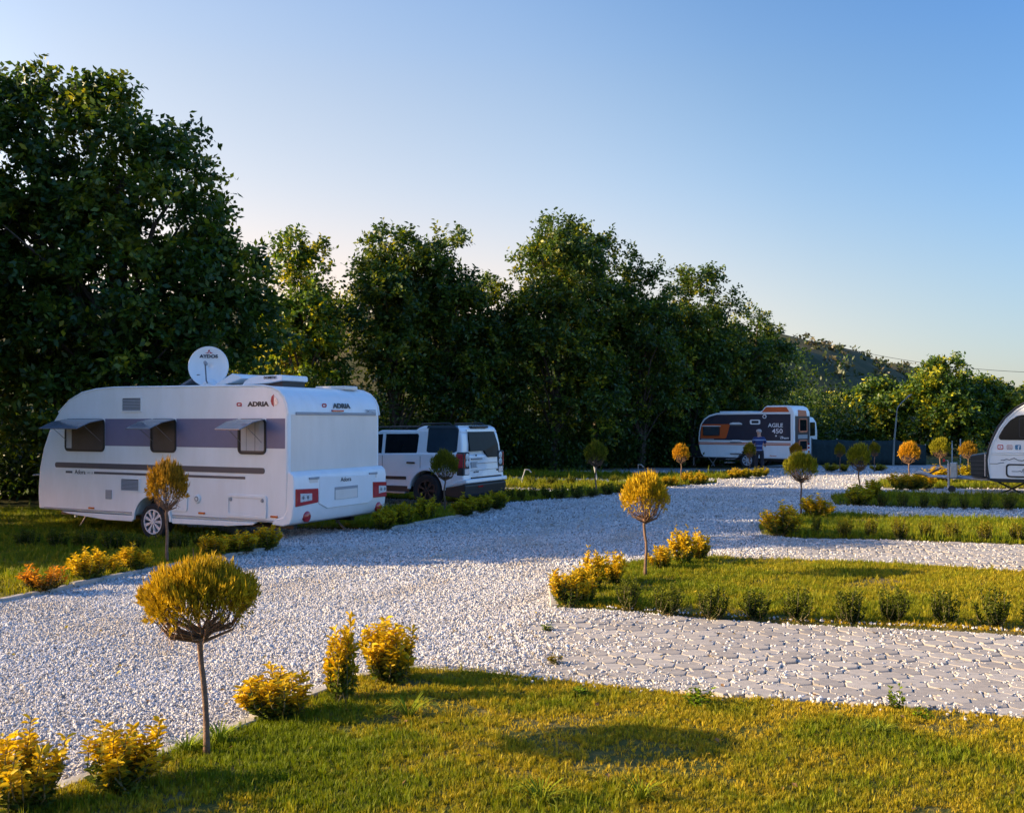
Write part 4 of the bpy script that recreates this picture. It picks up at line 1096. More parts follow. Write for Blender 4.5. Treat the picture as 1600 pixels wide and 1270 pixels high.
MB().tube([(-4.1, 0.4, 0.38), (-5.3, W3 / 2, 0.40)], .035, 6).build('drawbar', M['steel'], car3)
MB().tube([(-4.1, W3 - .4, 0.38), (-5.3, W3 / 2, 0.40)], .035, 6).build('drawbar', M['steel'], car3)
MB().tube([(-5.0, 0.95, 0.85), (-5.0, 0.95, 0.0)], .03, 8).build('jockey_post', M['steel'], car3)
MB().box((-5.0, 0.6, 0.42), (-4.35, 1.5, 0.95)).build('gas_box', M['black'], car3, bevel=0.03)
MB().box((-3.5, 0.4, 2.38), (-2.1, 1.7, 2.44)).build('roof_hatch', M['gel'], car3, bevel=0.02)
# rear
MB().box((0.002, 0.12, 0.98), (0.008, W3 - .10, 2.22)).build('navy_panel', M['navy'], car3)
MB().prism([(0.50, 2.22), (1.62, 2.22), (1.55, 2.46), (0.62, 2.48)], 'x', -0.06, 0.014).build('orange_panel', M['orange_pale'], car3)
for z0, z1 in ((1.52, 2.12), (0.72, 1.20)):
    wd = ring(MB(), rrect(0.55, z0, 1.62, z1, .08), rrect(0.62, z0 + .07, 1.55, z1 - .05, .05), 'x', 0.004, 0.04).build('rear_window', M['orange_pale'], car3)
    MB().box((0.01, 0.60, z0 + .06), (0.03, 1.57, z1 - .04)).build('pane', M['glass'], wd)
for y in (0.20, 1.80):
    for z in (0.45, 0.62, 0.80, 0.96):
        MB().box((0.0, y, z), (0.03, y + .16, z + .10)).build('tail_lamp', M['red'], car3, bevel=0.01)
MB().box((0.0, 0.45, 1.25), (0.02, 1.7, 1.42)).build('rear_band', M['grey'], car3)

# white motorhome peeping out behind it
car4 = empty('motorhome', (13.75, 45.2, 0.0), -R(35))
tag(car4, 'white motorhome mostly hidden behind the navy and orange caravan', 'motorhome')
MB().prism([(-5.4, 0.4), (-5.6, 1.0), (-5.2, 1.25), (-4.7, 1.9), (-4.8, 2.15), (-4.3, 2.25), (-0.5, 2.25), (-0.2, 2.18), (-0.05, 1.95), (0.0, 1.5), (0.0, 0.4)], 'y', 0, 2.0).build('body', M['gel'], car4, bevel=0.06, seg=3)
MB().prism(rrect(-0.9, 1.25, -0.15, 1.8, .08), 'y', -0.012, 0.0).build('window', M['glass_blue'], car4)
MB().prism(rrect(0.35, 1.3, 1.6, 1.95, .08), 'x', 0.0, 0.014).build('rear_window', M['glass'], car4)
for cx in (-1.2, -4.5):
    wheel(car4, (cx, 0.05, 0.33), 0.33, 0.2, 0.2, M['alloy'], 7)
MB().box((0.0, 0.1, 0.6), (0.03, 0.25, 0.9)).build('tail_lamp', M['red'], car4)

# ================================================================== teardrop caravan at the right edge
TH5 = R(28); W5 = 2.1
s5 = 57.7
car5 = empty('caravan', ((1541 - 800) / s5, F / s5, 0.0), -TH5)
tag(car5, 'white teardrop caravan with black window and mountain drawing, cut off at the right edge', 'caravan')
p5 = [(0.06, 0.42), (0.02, 0.70), (0.0, 0.95), (0.05, 1.25), (0.14, 1.52), (0.28, 1.83), (0.46, 2.10), (0.70, 2.34), (0.98, 2.53), (1.32, 2.67), (1.75, 2.76), (2.3, 2.80), (3.2, 2.74), (3.9, 2.55), (4.4, 2.2), (4.65, 1.7), (4.7, 1.1), (4.6, 0.42),
      (3.3, 0.42)] + arch(2.8, 0.36, 0.42, 8, 172) + [(2.3, 0.42)]
MB().prism(p5, 'y', 0, W5).build('body', M['gel'], car5, bevel=0.03, seg=3)
for y in (0.0, W5):
    MB().tube([(x - .004, y, z) for x, z in p5[0:18]], 0.028, 6).build('edge_trim', M['black'], car5, smooth=True)
    MB().tube([(x + .045, y + (.0 if y == 0 else 0), z - .035) for x, z in p5[1:17]], 0.02, 6).build('edge_moulding', M['gel'], car5, smooth=True)
wp = [(0.34, 1.50), (0.30, 1.54), (0.30, 1.60), (0.42, 1.83), (0.58, 2.03), (0.74, 2.14), (0.86, 2.17), (2.3, 2.17), (2.4, 2.10), (2.4, 1.56), (2.34, 1.50)]
wd = MB().prism(wp, 'y', -0.018, 0.004).build('window', M['glass'], car5, bevel=0.006)
ring(MB(), rrect(0.78, 1.56, 1.9, 2.09, .05), rrect(0.80, 1.58, 1.88, 2.07, .04), 'y', -0.026, -0.015).build('inner_frame', M['black'], wd)
for z in (1.165, 1.115):
    MB().tube([(0.10, -0.004, z), (4.4, -0.004, z)], 0.014, 6).build('side_ridge', M['gel'], car5)
MB().tube([(0.08, -.003, 0.855), (0.26, -.003, 0.855), (0.34, -.003, 0.885), (0.42, -.003, 0.89)], 0.008, 5).build('drawn_line', M['midgrey'], car5)
mt = [(0.34, 0.95), (0.42, 0.955), (0.48, 0.985), (0.55, 0.965), (0.66, 1.015), (0.76, 0.955), (0.85, 0.945), (0.95, 0.985), (1.05, 1.05), (1.12, 1.02), (1.2, 1.06), (1.3, 0.99), (1.45, 0.95), (1.7, 1.0), (1.9, 0.95)]
mb = MB()
for (a, b) in zip(mt[:-1], mt[1:]): mb.tube([(a[0], -.003, a[1]), (b[0], -.003, b[1])], 0.009, 5)
mb.build('mountain_drawing', M['ink'], car5)
hx = ring(MB(), rrect(0.46, 0.50, 1.75, 0.86, .09), rrect(0.50, 0.54, 1.71, 0.82, .065), 'y', -0.022, 0.002).build('storage_hatch', M['black'], car5, bevel=0.004)
MB().prism(rrect(0.50, 0.54, 1.71, 0.82, .065), 'y', -0.012, 0.0).build('hatch_door', M['gel'], hx)
hb_ = [(0.60, 0.66), (0.75, 0.66), (0.80, 0.675), (0.84, 0.64), (0.875, 0.74), (0.90, 0.58), (0.93, 0.70), (0.96, 0.655), (1.02, 0.655), (1.08, 0.60), (1.14, 0.66), (1.3, 0.66)]
mb = MB()
for (a, b) in zip(hb_[:-1], hb_[1:]): mb.tube([(a[0], -.014, a[1]), (b[0], -.014, b[1])], 0.007, 5)
mb.build('heartbeat_drawing', M['ink'], hx)
MB().box((0.94, -0.04, 0.68), (1.0, -0.01, 0.82)).build('latch', M['black'], hx, bevel=0.006)
MB().prism([(0.06, 0.46), (2.32, 0.46), (2.32, 0.36), (0.20, 0.36), (0.08, 0.40)], 'y', -0.012, W5 + .012).build('sill', M['black'], car5, bevel=0.01)
# four square marks in a row
def icon(x, col, inner):
    z = 1.305
    q = MB().prism(rrect(x - .07, z - .065, x + .07, z + .065, .028, 4), 'y', -0.005, 0.002).build('media_icon', col, car5)
    inner(x, z, q)
def ic_play(x, z, q):
    MB().prism(rrect(x - .05, z - .04, x + .05, z + .04, .015, 3), 'y', -0.008, -0.004).build('icon_field', M['white_print'], q)
    MB().prism([(x - .018, z + .024), (x + .026, z), (x - .018, z - .024)], 'y', -0.011, -0.007).build('play_triangle', M['icon_red'], q)
def ic_cam(x, z, q):
    ring(MB(), rrect(x - .048, z - .045, x + .048, z + .045, .02, 3), rrect(x - .038, z - .035, x + .038, z + .035, .015, 3), 'y', -0.009, -0.004).build('camera_outline', M['white_print'], q)
    MB().lathe([(.014, -.009), (.023, -.009), (.024, -.004)], (x, 0, z), 'y', 14).build('camera_lens', M['white_print'], q)
def ic_f(x, z, q): text(q, 'f', 0.15, (x + .012, -0.007, z - .012), SIDE, M['white_print'], 0.004)
def ic_bird(x, z, q):
    MB().prism([(x - .05, z - .03), (x - .02, z - .038), (x + .015, z - .03), (x + .035, z), (x + .035, z + .02), (x + .05, z + .03), (x + .03, z + .037), (x + .012, z + .035), (x + .002, z + .018), (x - .025, z + .02), (x - .045, z + .035), (x - .04, z), (x - .03, z - .018)], 'y', -0.009, -0.004).build('bird_mark', M['white_print'], q)
M['icon_red'] = plain('icon_red', (0.50, 0.05, 0.03), 0.5)
M['icon_rose'] = plain('icon_rose', (0.55, 0.36, 0.30), 0.5, noise=0.25, scale=14)
M['icon_blue'] = plain('icon_blue', (0.06, 0.20, 0.34), 0.5)
M['icon_sky'] = plain('icon_sky', (0.13, 0.35, 0.50), 0.5)
icon(0.335, M['icon_red'], ic_play); icon(0.555, M['icon_rose'], ic_cam); icon(0.755, M['icon_blue'], ic_f); icon(0.985, M['icon_sky'], ic_bird)
wheel(car5, (2.8, 0.12, 0.34), 0.34, 0.23, 0.2, M['alloy'], 8)
wheel(car5, (2.8, W5 - .15, 0.34), 0.34, 0.23, 0.2, M['alloy'], 8)
MB().box((2.35, 0.25, 0.3), (3.25, W5 - .25, 0.9)).build('wheel_well', M['black'], car5)
gb = MB().prism([(-0.02, 0.46), (-0.40, 0.50), (-0.42, 1.04), (-0.02, 1.12)], 'y', 0.35, 1.75).build('gas_box', M['black'], car5, bevel=0.02)
for k in range(4):
    MB().box((-0.425, 0.34, 0.58 + k * .11), (-0.03, 0.35, 0.585 + k * .11)).build('box_rib', M['midgrey'], gb)
MB().tube([(-0.05, 0.34, 0.5), (-0.05, 0.34, 1.1)], 0.02, 6).build('box_edge', M['steel'], gb)
MB().tube([(0.3, 0.45, 0.40), (-1.55, W5 / 2, 0.42)], 0.04, 8).build('drawbar', M['steel'], car5)
MB().tube([(0.3, W5 - .45, 0.40), (-1.55, W5 / 2, 0.42)], 0.04, 8).build('drawbar', M['steel'], car5)
MB().tube([(-1.45, W5 / 2, 0.43), (-1.75, W5 / 2, 0.52), (-1.9, W5 / 2, 0.50)], [.05, .06, .05], 10).build('coupling', M['grey'], car5, smooth=True)
MB().tube([(-1.5, W5 / 2, 0.50), (-1.2, W5 / 2, 0.66)], 0.025, 8).build('brake_lever', M['black'], car5)
jk = MB().tube([(-0.98, 0.62, 0.82), (-0.98, 0.62, 0.10)], 0.035, 10).build('jockey_wheel', M['steel'], car5, smooth=True)
MB().lathe([(.001, -.04), (.09, -.04), (.10, 0), (.09, .04), (.001, .04)], (-0.90, 0.62, 0.10), 'y', 18).build('tyre', M['rubber'], jk, smooth=True)
MB().tube([(-0.98, 0.62, 0.82), (-1.0, 0.62, 0.90), (-1.09, 0.62, 0.90)], 0.014, 6).build('crank', M['steel'], jk)
MB().tube([(-1.09, 0.60, 0.86), (-1.09, 0.60, 0.94)], 0.035, 10).build('crank_knob', M['red'], jk, smooth=True)
MB().box((-0.93, 0.50, 0.42), (-0.76, 0.80, 0.84)).build('clamp_plate', M['steel'], jk, bevel=0.01)
for s_ in ((0.25, 0.95), (0.95, 0.25)):
    MB().tube([(s_[0], 0.3, 0.36), (s_[1], 0.3, 0.0)], 0.022, 6).build('steady_leg', M['black'], car5)

# ------------------------------------------------------------------ foliage
def unit(a): return a / np.maximum(np.linalg.norm(a, axis=1, keepdims=True), 1e-9)
def rdir(n, r=rng): return unit(r.normal(size=(n, 3)))

def leaves(name, P, D, N, L, Wd, tint, mat, fold=0.0, six=False, parent=None):
    """many leaf blades in one mesh; tint is the pigment of each leaf"""
    n = len(P)
    D = unit(D); S = unit(np.cross(D, N)); U = np.cross(S, D)
    L = np.broadcast_to(L, (n,))[:, None]; Wd = np.broadcast_to(Wd, (n,))[:, None]
    if six:
        a = P; t = P + D * L - U * L * 0.10
        m1 = P + D * L * 0.30 + U * L * 0.03; m2 = P + D * L * 0.68
        up = U * Wd * fold
        V = np.stack([a, m1 + S * Wd * .45 + up, m2 + S * Wd * .42 + up, t, m2 - S * Wd * .42 + up, m1 - S * Wd * .45 + up], 1).reshape(-1, 3)
        k = np.arange(n)[:, None] * 6
        Fc = np.concatenate([k + np.array([0, 1, 2, 3]), k + np.array([0, 3, 4, 5])], 1).reshape(-1, 4)
        nv = 6
    else:
        m = P + D * L * 0.45
        V = np.stack([P, m + S * Wd * .5 + U * Wd * fold, P + D * L, m - S * Wd * .5 + U * Wd * fold], 1).reshape(-1, 3)
        Fc = (np.arange(n)[:, None] * 4 + np.array([0, 1, 2, 3]))
        nv = 4
    me = bpy.data.meshes.new(name)
    me.vertices.add(len(V)); me.vertices.foreach_set('co', V.astype(np.float32).ravel())
    me.loops.add(Fc.size); me.loops.foreach_set('vertex_index', Fc.astype(np.int32).ravel())
    me.polygons.add(len(Fc)); me.polygons.foreach_set('loop_start', (np.arange(len(Fc)) * 4).astype(np.int32))
    me.polygons.foreach_set('loop_total', np.full(len(Fc), 4, np.int32)) if hasattr(me.polygons[0], 'loop_total') and False else None
    at = me.attributes.new('tint', 'FLOAT_COLOR', 'POINT')
    C = np.concatenate([np.repeat(tint, nv, 0), np.ones((n * nv, 1))], 1).astype(np.float32)
    at.data.foreach_set('color', C.ravel())
    me.update(calc_edges=True)
    me.materials.append(mat)
    if parent is None: return me
    return link(name, me, None, parent)

GREENS = np.array([[0.024, 0.054, 0.009], [0.034, 0.070, 0.010], [0.054, 0.094, 0.012], [0.100, 0.130, 0.012]])
def tree(name, base, lobes, label, clumps=420, leaf=0.17, seed=1, twigs=6, per=8, yellow=0.12, dens=1.0, trunk_r=0.16, cat='tree', group=None, green=1.15):
    """trunk and limbs, and a crown of leafy twigs filling several lobes (x, y, z, rx, ry, rz) about the base"""
    r = np.random.default_rng(seed)
    root = empty(name, base)
    tag(root, label, cat, group)
    Lb = np.array(lobes, float)
    vol = (Lb[:, 3] * Lb[:, 4] * Lb[:, 5]) ** (2 / 3.0)
    pick = r.choice(len(Lb), clumps, p=vol / vol.sum())
    d = rdir(clumps, r)
    d[:, 2] = np.where(d[:, 2] < -0.5, -d[:, 2], d[:, 2])
    rad = r.uniform(0.5, 1.02, clumps) ** 0.6
    C = Lb[pick, :3] + d * Lb[pick, 3:] * rad[:, None]
    C[:, 2] = np.maximum(C[:, 2], 0.35)
    # trunk and limbs
    top = Lb[:, 2].max()
    mb = MB()
    hgt = top * 0.85
    tr = [Vector((0.12 * math.sin(i * 1.3 + seed), 0.12 * math.cos(i * 1.7 + seed), -0.1 + hgt * i / 6)) for i in range(7)]
    mb.tube(tr, [trunk_r * (1.15 - 0.14 * i) for i in range(7)], 8)
    idx = r.choice(clumps, min(clumps, 34), replace=False)
    for i in idx:
        c = Vector(C[i]); k = min(5, max(1, int(c.z / hgt * 6 * 0.55)))
        a = tr[k]
        m_ = a.lerp(c, 0.5) + Vector((0, 0, 0.18 * (c - a).length))
        mb.tube([a, m_, c], [trunk_r * .36, trunk_r * .22, trunk_r * .06], 5, cap=False)
    mb.build('trunk', M['bark'], root, smooth=True, fix=False)
    # twigs: start in the clump, grow outwards and up, leaves along both sides
    T = clumps * twigs
    ci = np.repeat(np.arange(clumps), twigs)
    out = unit(d[ci] * 0.8 + rdir(T, r) * 1.0 + np.array([0, 0, 0.45]))
    tl = r.uniform(0.25, 0.72, T) * (leaf / 0.17) ** 0.5
    st = C[ci] + rdir(T, r) * 0.16
    n = T * per
    ti = np.repeat(np.arange(T), per)
    q = np.tile(np.linspace(0.12, 1.0, per), T) + r.normal(0, 0.03, n)
    P = st[ti] + out[ti] * (tl[ti] * q)[:, None]
    P[:, 2] -= 0.16 * q ** 2 * tl[ti]
    side = unit(np.cross(out[ti], rdir(n, r)))
    D = unit(out[ti] * 0.55 + side * 0.9 + np.array([0, 0, -0.25]))
    Nn = unit(np.array([-0.15, 0, 0.75]) + rdir(n, r) * 1.0)
    ct = r.uniform(0, 1, clumps)
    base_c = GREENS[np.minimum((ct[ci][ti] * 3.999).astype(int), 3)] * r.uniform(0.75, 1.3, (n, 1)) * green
    yl = r.random(n) < yellow * (0.4 + 1.2 * (ct[ci][ti] > 0.7))
    base_c[yl] = base_c[yl] * np.array([2.6, 1.9, 0.9])
    keep = r.random(n) < dens
    leaves('crown', P[keep], D[keep], Nn[keep], leaf * r.uniform(0.7, 1.25, keep.sum()), leaf * 0.54 * r.uniform(0.8, 1.2, keep.sum()), base_c[keep], M['leaf_tree'], 0.12, parent=root)
    return root

def lobes_auto(h, rx, ry, zb, seed, n=9):
    """several lobes that together fill a crown of height h, half widths rx, ry, starting at zb"""
    r = np.random.default_rng(seed)
    out = []
    for i in range(n):
        t = (i + 0.5) / n
        z = zb + (h - zb) * (0.10 + 0.80 * t)
        env = (0.85 + 0.2 * math.sin(math.pi * t)) * (1 - 0.42 * max(0, (t - 0.6) / 0.4) ** 1.5)
        a = i * 2.4 + r.uniform(0, 1.4)
        k = 0.55 * r.uniform(.7, 1.25) if t < 0.85 else 0.42
        rr = r.uniform(.42, .66) if t < 0.8 else r.uniform(.3, .46)
        if t > 0.6: z += (h - zb) * r.uniform(-0.09, 0.03)
        lz = max(min((h - zb) * r.uniform(.15, .24), h - z), 0.6)
        out.append((rx * env * k * math.cos(a), ry * env * k * math.sin(a), z, rx * env * rr * r.uniform(.85, 1.15), ry * env * rr * r.uniform(.85, 1.15), max(lz, 0.5)))
    for i in range(max(4, n // 2)):           # smaller boughs that break the outline
        t = r.uniform(0.5, 0.98); a = r.uniform(0, 6.283); q = r.uniform(.6, .95) * (1 - 0.55 * max(0, (t - .6) / .4))
        e = r.uniform(.18, .30)
        out.append((rx * q * math.cos(a), ry * q * math.sin(a), zb + (h - zb) * t - 0.1, rx * e, ry * e, max(.45, rx * e * r.uniform(.7, 1.1))))
    return out

def tree_at(px, top, half, Y, label, seed, zb=0.7, leaf=0.17, n=9, clumps=420, depth=1.0, **kw):
    s = F / Y
    h = EYE + (HOR - top) / s
    return tree('deciduous_tree', ((px - 800) / s, Y, -0.1), lobes_auto(h - 0.30, half * 1.12 / s, half * 1.12 / s * depth, zb, seed, n + 3), label, clumps=clumps, leaf=leaf, seed=seed, **kw)

GT = 'trees behind the pitches'
# big walnut behind the large caravan: crown reaches out of the frame on the left
tree('walnut_tree', (-10.1, 24.6, -0.1), [
    (0.2, 0, 2.2, 3.0, 2.3, 1.7), (1.7, -0.2, 3.2, 2.2, 2.0, 1.7), (-1.8, 0, 3.4, 2.5, 2.3, 2.0), (0.4, 0, 4.8, 3.0, 2.5, 1.8), (2.3, 0.1, 5.2, 1.6, 1.7, 1.5), (2.6, 0, 4.2, 1.5, 1.5, 1.2),
    (-1.5, 0, 6.3, 2.5, 2.3, 1.8), (0.7, 0, 6.8, 2.2, 2.1, 1.6), (0.9, 0, 8.2, 1.35, 1.6, 1.25), (-0.7, 0, 8.8, 1.4, 1.6, 1.4), (-1.6, 0.1, 9.4, 0.9, 1.1, 1.35), (-0.3, 0, 10.0, 0.6, 0.8, 0.75), (1.35, 0, 9.0, .6, .7, .75), (-2.2, 0, 10.2, .6, .7, .8), (-3.0, 0.2, 8.0, 1.6, 1.7, 1.7)],
    'tallest dark walnut tree standing behind the nose of the large caravan', clumps=1050, leaf=0.20, seed=11, twigs=7, per=8, yellow=0.10, trunk_r=0.26, group=GT)
tree('walnut_tree', (-14.6, 25.0, -0.1), lobes_auto(10.9, 3.2, 2.6, 0.8, 12, 10), 'leafy walnut tree at the left edge of the picture', clumps=560, leaf=0.20, seed=12, twigs=7, trunk_r=0.24, group=GT)
# row outside the frame on the left whose shade lies over the caravan and the road
for i, (x, y, h, rx) in enumerate(((-15.2, 15.9, 7.0, 3.1), (-15.6, 20.6, 12.0, 2.9), (-16.5, 23.8, 12.0, 2.6))):
    tree('walnut_tree', (x, y, -0.1), lobes_auto(h, rx, rx * 1.05, 0.7, 20 + i, 9), ORD[i] + ' nearest of the walnut trees outside the left edge, shading the caravan', clumps=600 if i < 2 else 430, leaf=0.33, seed=20 + i, twigs=6, trunk_r=0.2, group='trees left of the frame')

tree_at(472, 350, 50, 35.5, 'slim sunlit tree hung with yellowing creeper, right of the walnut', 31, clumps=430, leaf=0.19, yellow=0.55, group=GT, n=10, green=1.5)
tree_at(425, 478, 50, 37.5, 'lower bushy tree between the walnut and the creeper-hung tree', 32, clumps=300, leaf=0.19, yellow=0.2, group=GT)
tree_at(618, 338, 66, 37.5, 'broad tree rising above the roof of the white car', 33, clumps=620, leaf=0.19, group=GT, n=11, zb=2.2)
tree_at(690, 350, 62, 38.5, 'dark dense tree just right of the broad one above the car', 34, clumps=480, leaf=0.19, group=GT, n=10)
tree_at(765, 420, 58, 40.0, 'lower dark tree in the dip between the two tall groups', 35, clumps=420, leaf=0.19, group=GT)
tree_at(868, 330, 84, 41.0, 'tallest tree in the middle, its left side sunlit', 36, clumps=820, leaf=0.19, group=GT, n=12, yellow=0.2)
tree_at(928, 350, 55, 42.5, 'dark tree leaning against the tallest middle tree', 37, clumps=420, leaf=0.19, group=GT)
tree_at(1000, 374, 66, 43.5, 'dark round-topped tree left of the navy caravan', 38, clumps=560, leaf=0.19, group=GT, n=10)
tree_at(1078, 405, 58, 46.0, 'tree with sunlit top directly above the navy caravan', 39, clumps=480, leaf=0.19, group=GT, n=10, yellow=0.2)
tree_at(1120, 460, 62, 47.0, 'shaded tree behind the roof of the navy caravan', 40, clumps=400, leaf=0.19, group=GT)
tree_at(1175, 478, 52, 49.0, 'last and lowest tree of the dark row, before the hill', 41, clumps=360, leaf=0.19, group=GT)
GR = 'sunlit trees behind the fence'
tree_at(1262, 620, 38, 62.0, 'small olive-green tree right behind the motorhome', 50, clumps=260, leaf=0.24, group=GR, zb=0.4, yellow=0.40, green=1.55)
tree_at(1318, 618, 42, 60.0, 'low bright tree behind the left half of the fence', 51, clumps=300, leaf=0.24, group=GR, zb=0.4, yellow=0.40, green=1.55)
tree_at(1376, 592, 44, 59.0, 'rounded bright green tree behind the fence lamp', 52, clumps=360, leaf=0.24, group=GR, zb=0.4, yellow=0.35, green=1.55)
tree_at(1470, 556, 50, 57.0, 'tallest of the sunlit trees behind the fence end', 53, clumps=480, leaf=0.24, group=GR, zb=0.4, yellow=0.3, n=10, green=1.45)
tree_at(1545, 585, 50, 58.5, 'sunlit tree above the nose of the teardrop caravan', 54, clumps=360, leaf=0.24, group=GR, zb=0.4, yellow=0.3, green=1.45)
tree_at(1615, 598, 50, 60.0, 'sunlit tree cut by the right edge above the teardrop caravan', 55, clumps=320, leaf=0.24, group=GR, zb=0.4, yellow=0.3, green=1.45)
tree_at(1700, 590, 60, 58.0, 'sunlit tree outside the right edge', 56, clumps=200, leaf=0.28, group=GR, zb=0.4)

# undergrowth: one tangled mass along the foot of the tree row
def mass(name, path, n, h, wid, leaf, seed, label, yellow=0.08, cat='undergrowth'):
    r = np.random.default_rng(seed)
    pth = np.array(path, float)
    seg = np.linalg.norm(np.diff(pth, axis=0), axis=1); cum = np.concatenate([[0], np.cumsum(seg)])
    nc = n // 40
    t = r.uniform(0, cum[-1], nc)
    cx = np.interp(t, cum, pth[:, 0]); cy = np.interp(t, cum, pth[:, 1])
    hh = h * (0.55 + 0.45 * np.sin(t * 1.3 + seed) * np.sin(t * 0.53)) * r.uniform(0.5, 1.2, nc)
    C = np.stack([cx + r.normal(0, wid, nc), cy + r.normal(0, wid, nc), r.uniform(0.05, 1, nc) ** 0.8 * hh], 1)
    ci = np.repeat(np.arange(nc), 40)
    P = C[ci] + r.normal(0, 0.32, (len(ci), 3)); P[:, 2] = np.maximum(P[:, 2], 0.02)
    D = unit(rdir(len(P), r) + np.array([0, 0, 0.2])); N = unit(rdir(len(P), r) * .8 + np.array([0, 0, 1]))
    c = GREENS[r.integers(0, 3, nc)[ci]] * r.uniform(.7, 1.3, (len(P), 1))
    yl = r.random(len(P)) < yellow; c[yl] *= np.array([1.8, 1.4, 0.9])
    me = leaves(name, P, D, N, leaf * r.uniform(.7, 1.3, len(P)), leaf * .5, c, M['leaf_tree'], 0.1)
    o = link(name, me); tag(o, label, cat, kind='stuff')
    return o
mass('undergrowth', [(-20, 27.5), (-12, 27.5), (-7, 36), (-2, 39.5), (2.5, 42.5), (8, 46.5), (13.5, 50)], 80000, 3.6, 0.9, 0.18, 5, 'dark tangled undergrowth along the foot of the tree row')
mass('undergrowth', [(-11, 38), (-6, 40.5), (-1, 43), (3.5, 45.5), (9, 49.5), (15, 53), (20, 60)], 80000, 5.6, 1.2, 0.25, 6, 'dense thicket closing the gaps between the tall trees')
mass('undergrowth', [(-30, 27), (-20, 29.5), (-12, 30.5)], 40000, 5.5, 0.9, 0.22, 4, 'shaded thicket behind the walnut trees on the left')
mass('undergrowth', [(16, 61), (24, 62), (34, 61), (44, 60)], 16000, 3.0, 0.9, 0.24, 7, 'green thicket behind the net fence and the teardrop caravan', 0.2)
mass('dry_weeds', [(19.2, 42), (22, 41), (26, 40)], 3500, 1.1, 0.5, 0.13, 8, 'brownish weeds right of the end of the net fence', 0.6, 'weeds')
# scrub on the hill
r_ = np.random.default_rng(9)
hx_ = r_.uniform(-30, 120, 1700); hy_ = r_.uniform(80, 200, 1700)
hz_ = hill_h(hx_, hy_)
ok = hz_ > 0.8; hx_, hy_, hz_ = hx_[ok], hy_[ok], hz_[ok]
rr_ = r_.lognormal(-0.55, 0.45, len(hx_))
ci = np.repeat(np.arange(len(hx_)), 26)
P = np.stack([hx_, hy_, hz_], 1)[ci] + unit(r_.normal(size=(len(ci), 3)) * np.array([1, 1, .9])) * (rr_[ci] * r_.uniform(.3, 1, len(ci)) ** .5)[:, None] * np.array([1, 1, .8])
cc = np.array([[0.045, 0.065, 0.022], [0.06, 0.07, 0.03], [0.10, 0.085, 0.04]])[r_.integers(0, 3, len(hx_))[ci]] * r_.uniform(.7, 1.3, (len(ci), 1))
me = leaves('hillside_scrub', P, rdir(len(P), r_), rdir(len(P), r_), 0.5, 0.3, cc, M['leaf_tree'], 0.1)
tag(link('hillside_scrub', me), 'low dry scrub covering the hill', 'scrub', kind='stuff')

# ------------------------------------------------------------------ golden and green shrubs
def shrub_parts(seed, gold=True, stems=16, per=26, leaf=0.15, spread=0.75, six=True, upright=0.55):
    """unit shrub about 1 high; returns (stem mesh, leaf mesh)"""
    r = np.random.default_rng(seed)
    mb = MB(); PP, DD, NN, TT = [], [], [], []
    for i in range(stems):
        a = r.uniform(0, 6.283); rad = spread * 0.5 * r.uniform(0.15, 1) ** 0.7
        hgt = r.uniform(0.55, 1.0) * (1.0 - 0.35 * (rad / (spread * .5)) ** 2) + (0.12 if r.random() < .2 else 0)
        b = np.array([0.10 * r.normal(), 0.10 * r.normal(), 0.0])
        e = np.array([rad * math.cos(a), rad * math.sin(a), hgt])
        m_ = b * .5 + e * .5 + np.array([0.10 * math.cos(a), 0.10 * math.sin(a), -0.05])
        mb.tube([b, m_, e], [0.014, 0.010, 0.004], 4, cap=False)
        t = np.sort(r.uniform(0.12, 1.0, per))
        pos = np.outer((1 - t) ** 2, b) + np.outer(2 * t * (1 - t), m_) + np.outer(t ** 2, e)
        tang = unit(np.outer(1 - t, m_ - b) + np.outer(t, e - m_))
        az = np.arange(per) * 2.4 + r.uniform(0, 6)
        rd = np.stack([np.cos(az), np.sin(az), np.zeros(per)], 1)
        PP.append(pos + rd * 0.01); DD.append(unit(rd * 1.0 + tang * upright + r.normal(0, .25, (per, 3)))); NN.append(unit(tang + r.normal(0, .35, (per, 3))))
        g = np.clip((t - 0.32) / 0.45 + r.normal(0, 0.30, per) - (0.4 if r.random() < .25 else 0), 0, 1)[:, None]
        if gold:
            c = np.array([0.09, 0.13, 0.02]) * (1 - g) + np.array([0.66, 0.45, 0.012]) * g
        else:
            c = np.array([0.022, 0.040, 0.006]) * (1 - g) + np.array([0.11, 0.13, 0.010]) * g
        TT.append(c * r.uniform(0.75, 1.2, (per, 1)))
    P, D, N, T = map(np.concatenate, (PP, DD, NN, TT))
    n = len(P)
    lm = leaves('foliage', P, D, N, leaf * r.uniform(.65, 1.2, n), leaf * .5 * r.uniform(.8, 1.15, n), T, M['leaf_gold'] if gold else M['leaf_green'], 0.22, six)
    me = bpy.data.meshes.new('stems'); me.from_pydata(mb.v, [], mb.f); me.materials.append(M['stem'])
    return me, lm
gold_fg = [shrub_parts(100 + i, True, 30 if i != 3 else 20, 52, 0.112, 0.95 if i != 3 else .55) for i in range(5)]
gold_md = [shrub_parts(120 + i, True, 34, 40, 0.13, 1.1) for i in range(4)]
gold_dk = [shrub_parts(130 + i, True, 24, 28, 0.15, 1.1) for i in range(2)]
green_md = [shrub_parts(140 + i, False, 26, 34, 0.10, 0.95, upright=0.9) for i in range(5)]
orange_me = shrub_parts(160, True, 26, 30, 0.13, 1.15)
def retint(me, k, name):
    m2 = me.copy(); n = len(m2.vertices)
    a = np.empty(n * 4, np.float32); m2.attributes['tint'].data.foreach_get('color', a)
    a = a.reshape(-1, 4); a[:, :3] *= np.array(k); m2.attributes['tint'].data.foreach_set('color', a.ravel())
    return m2
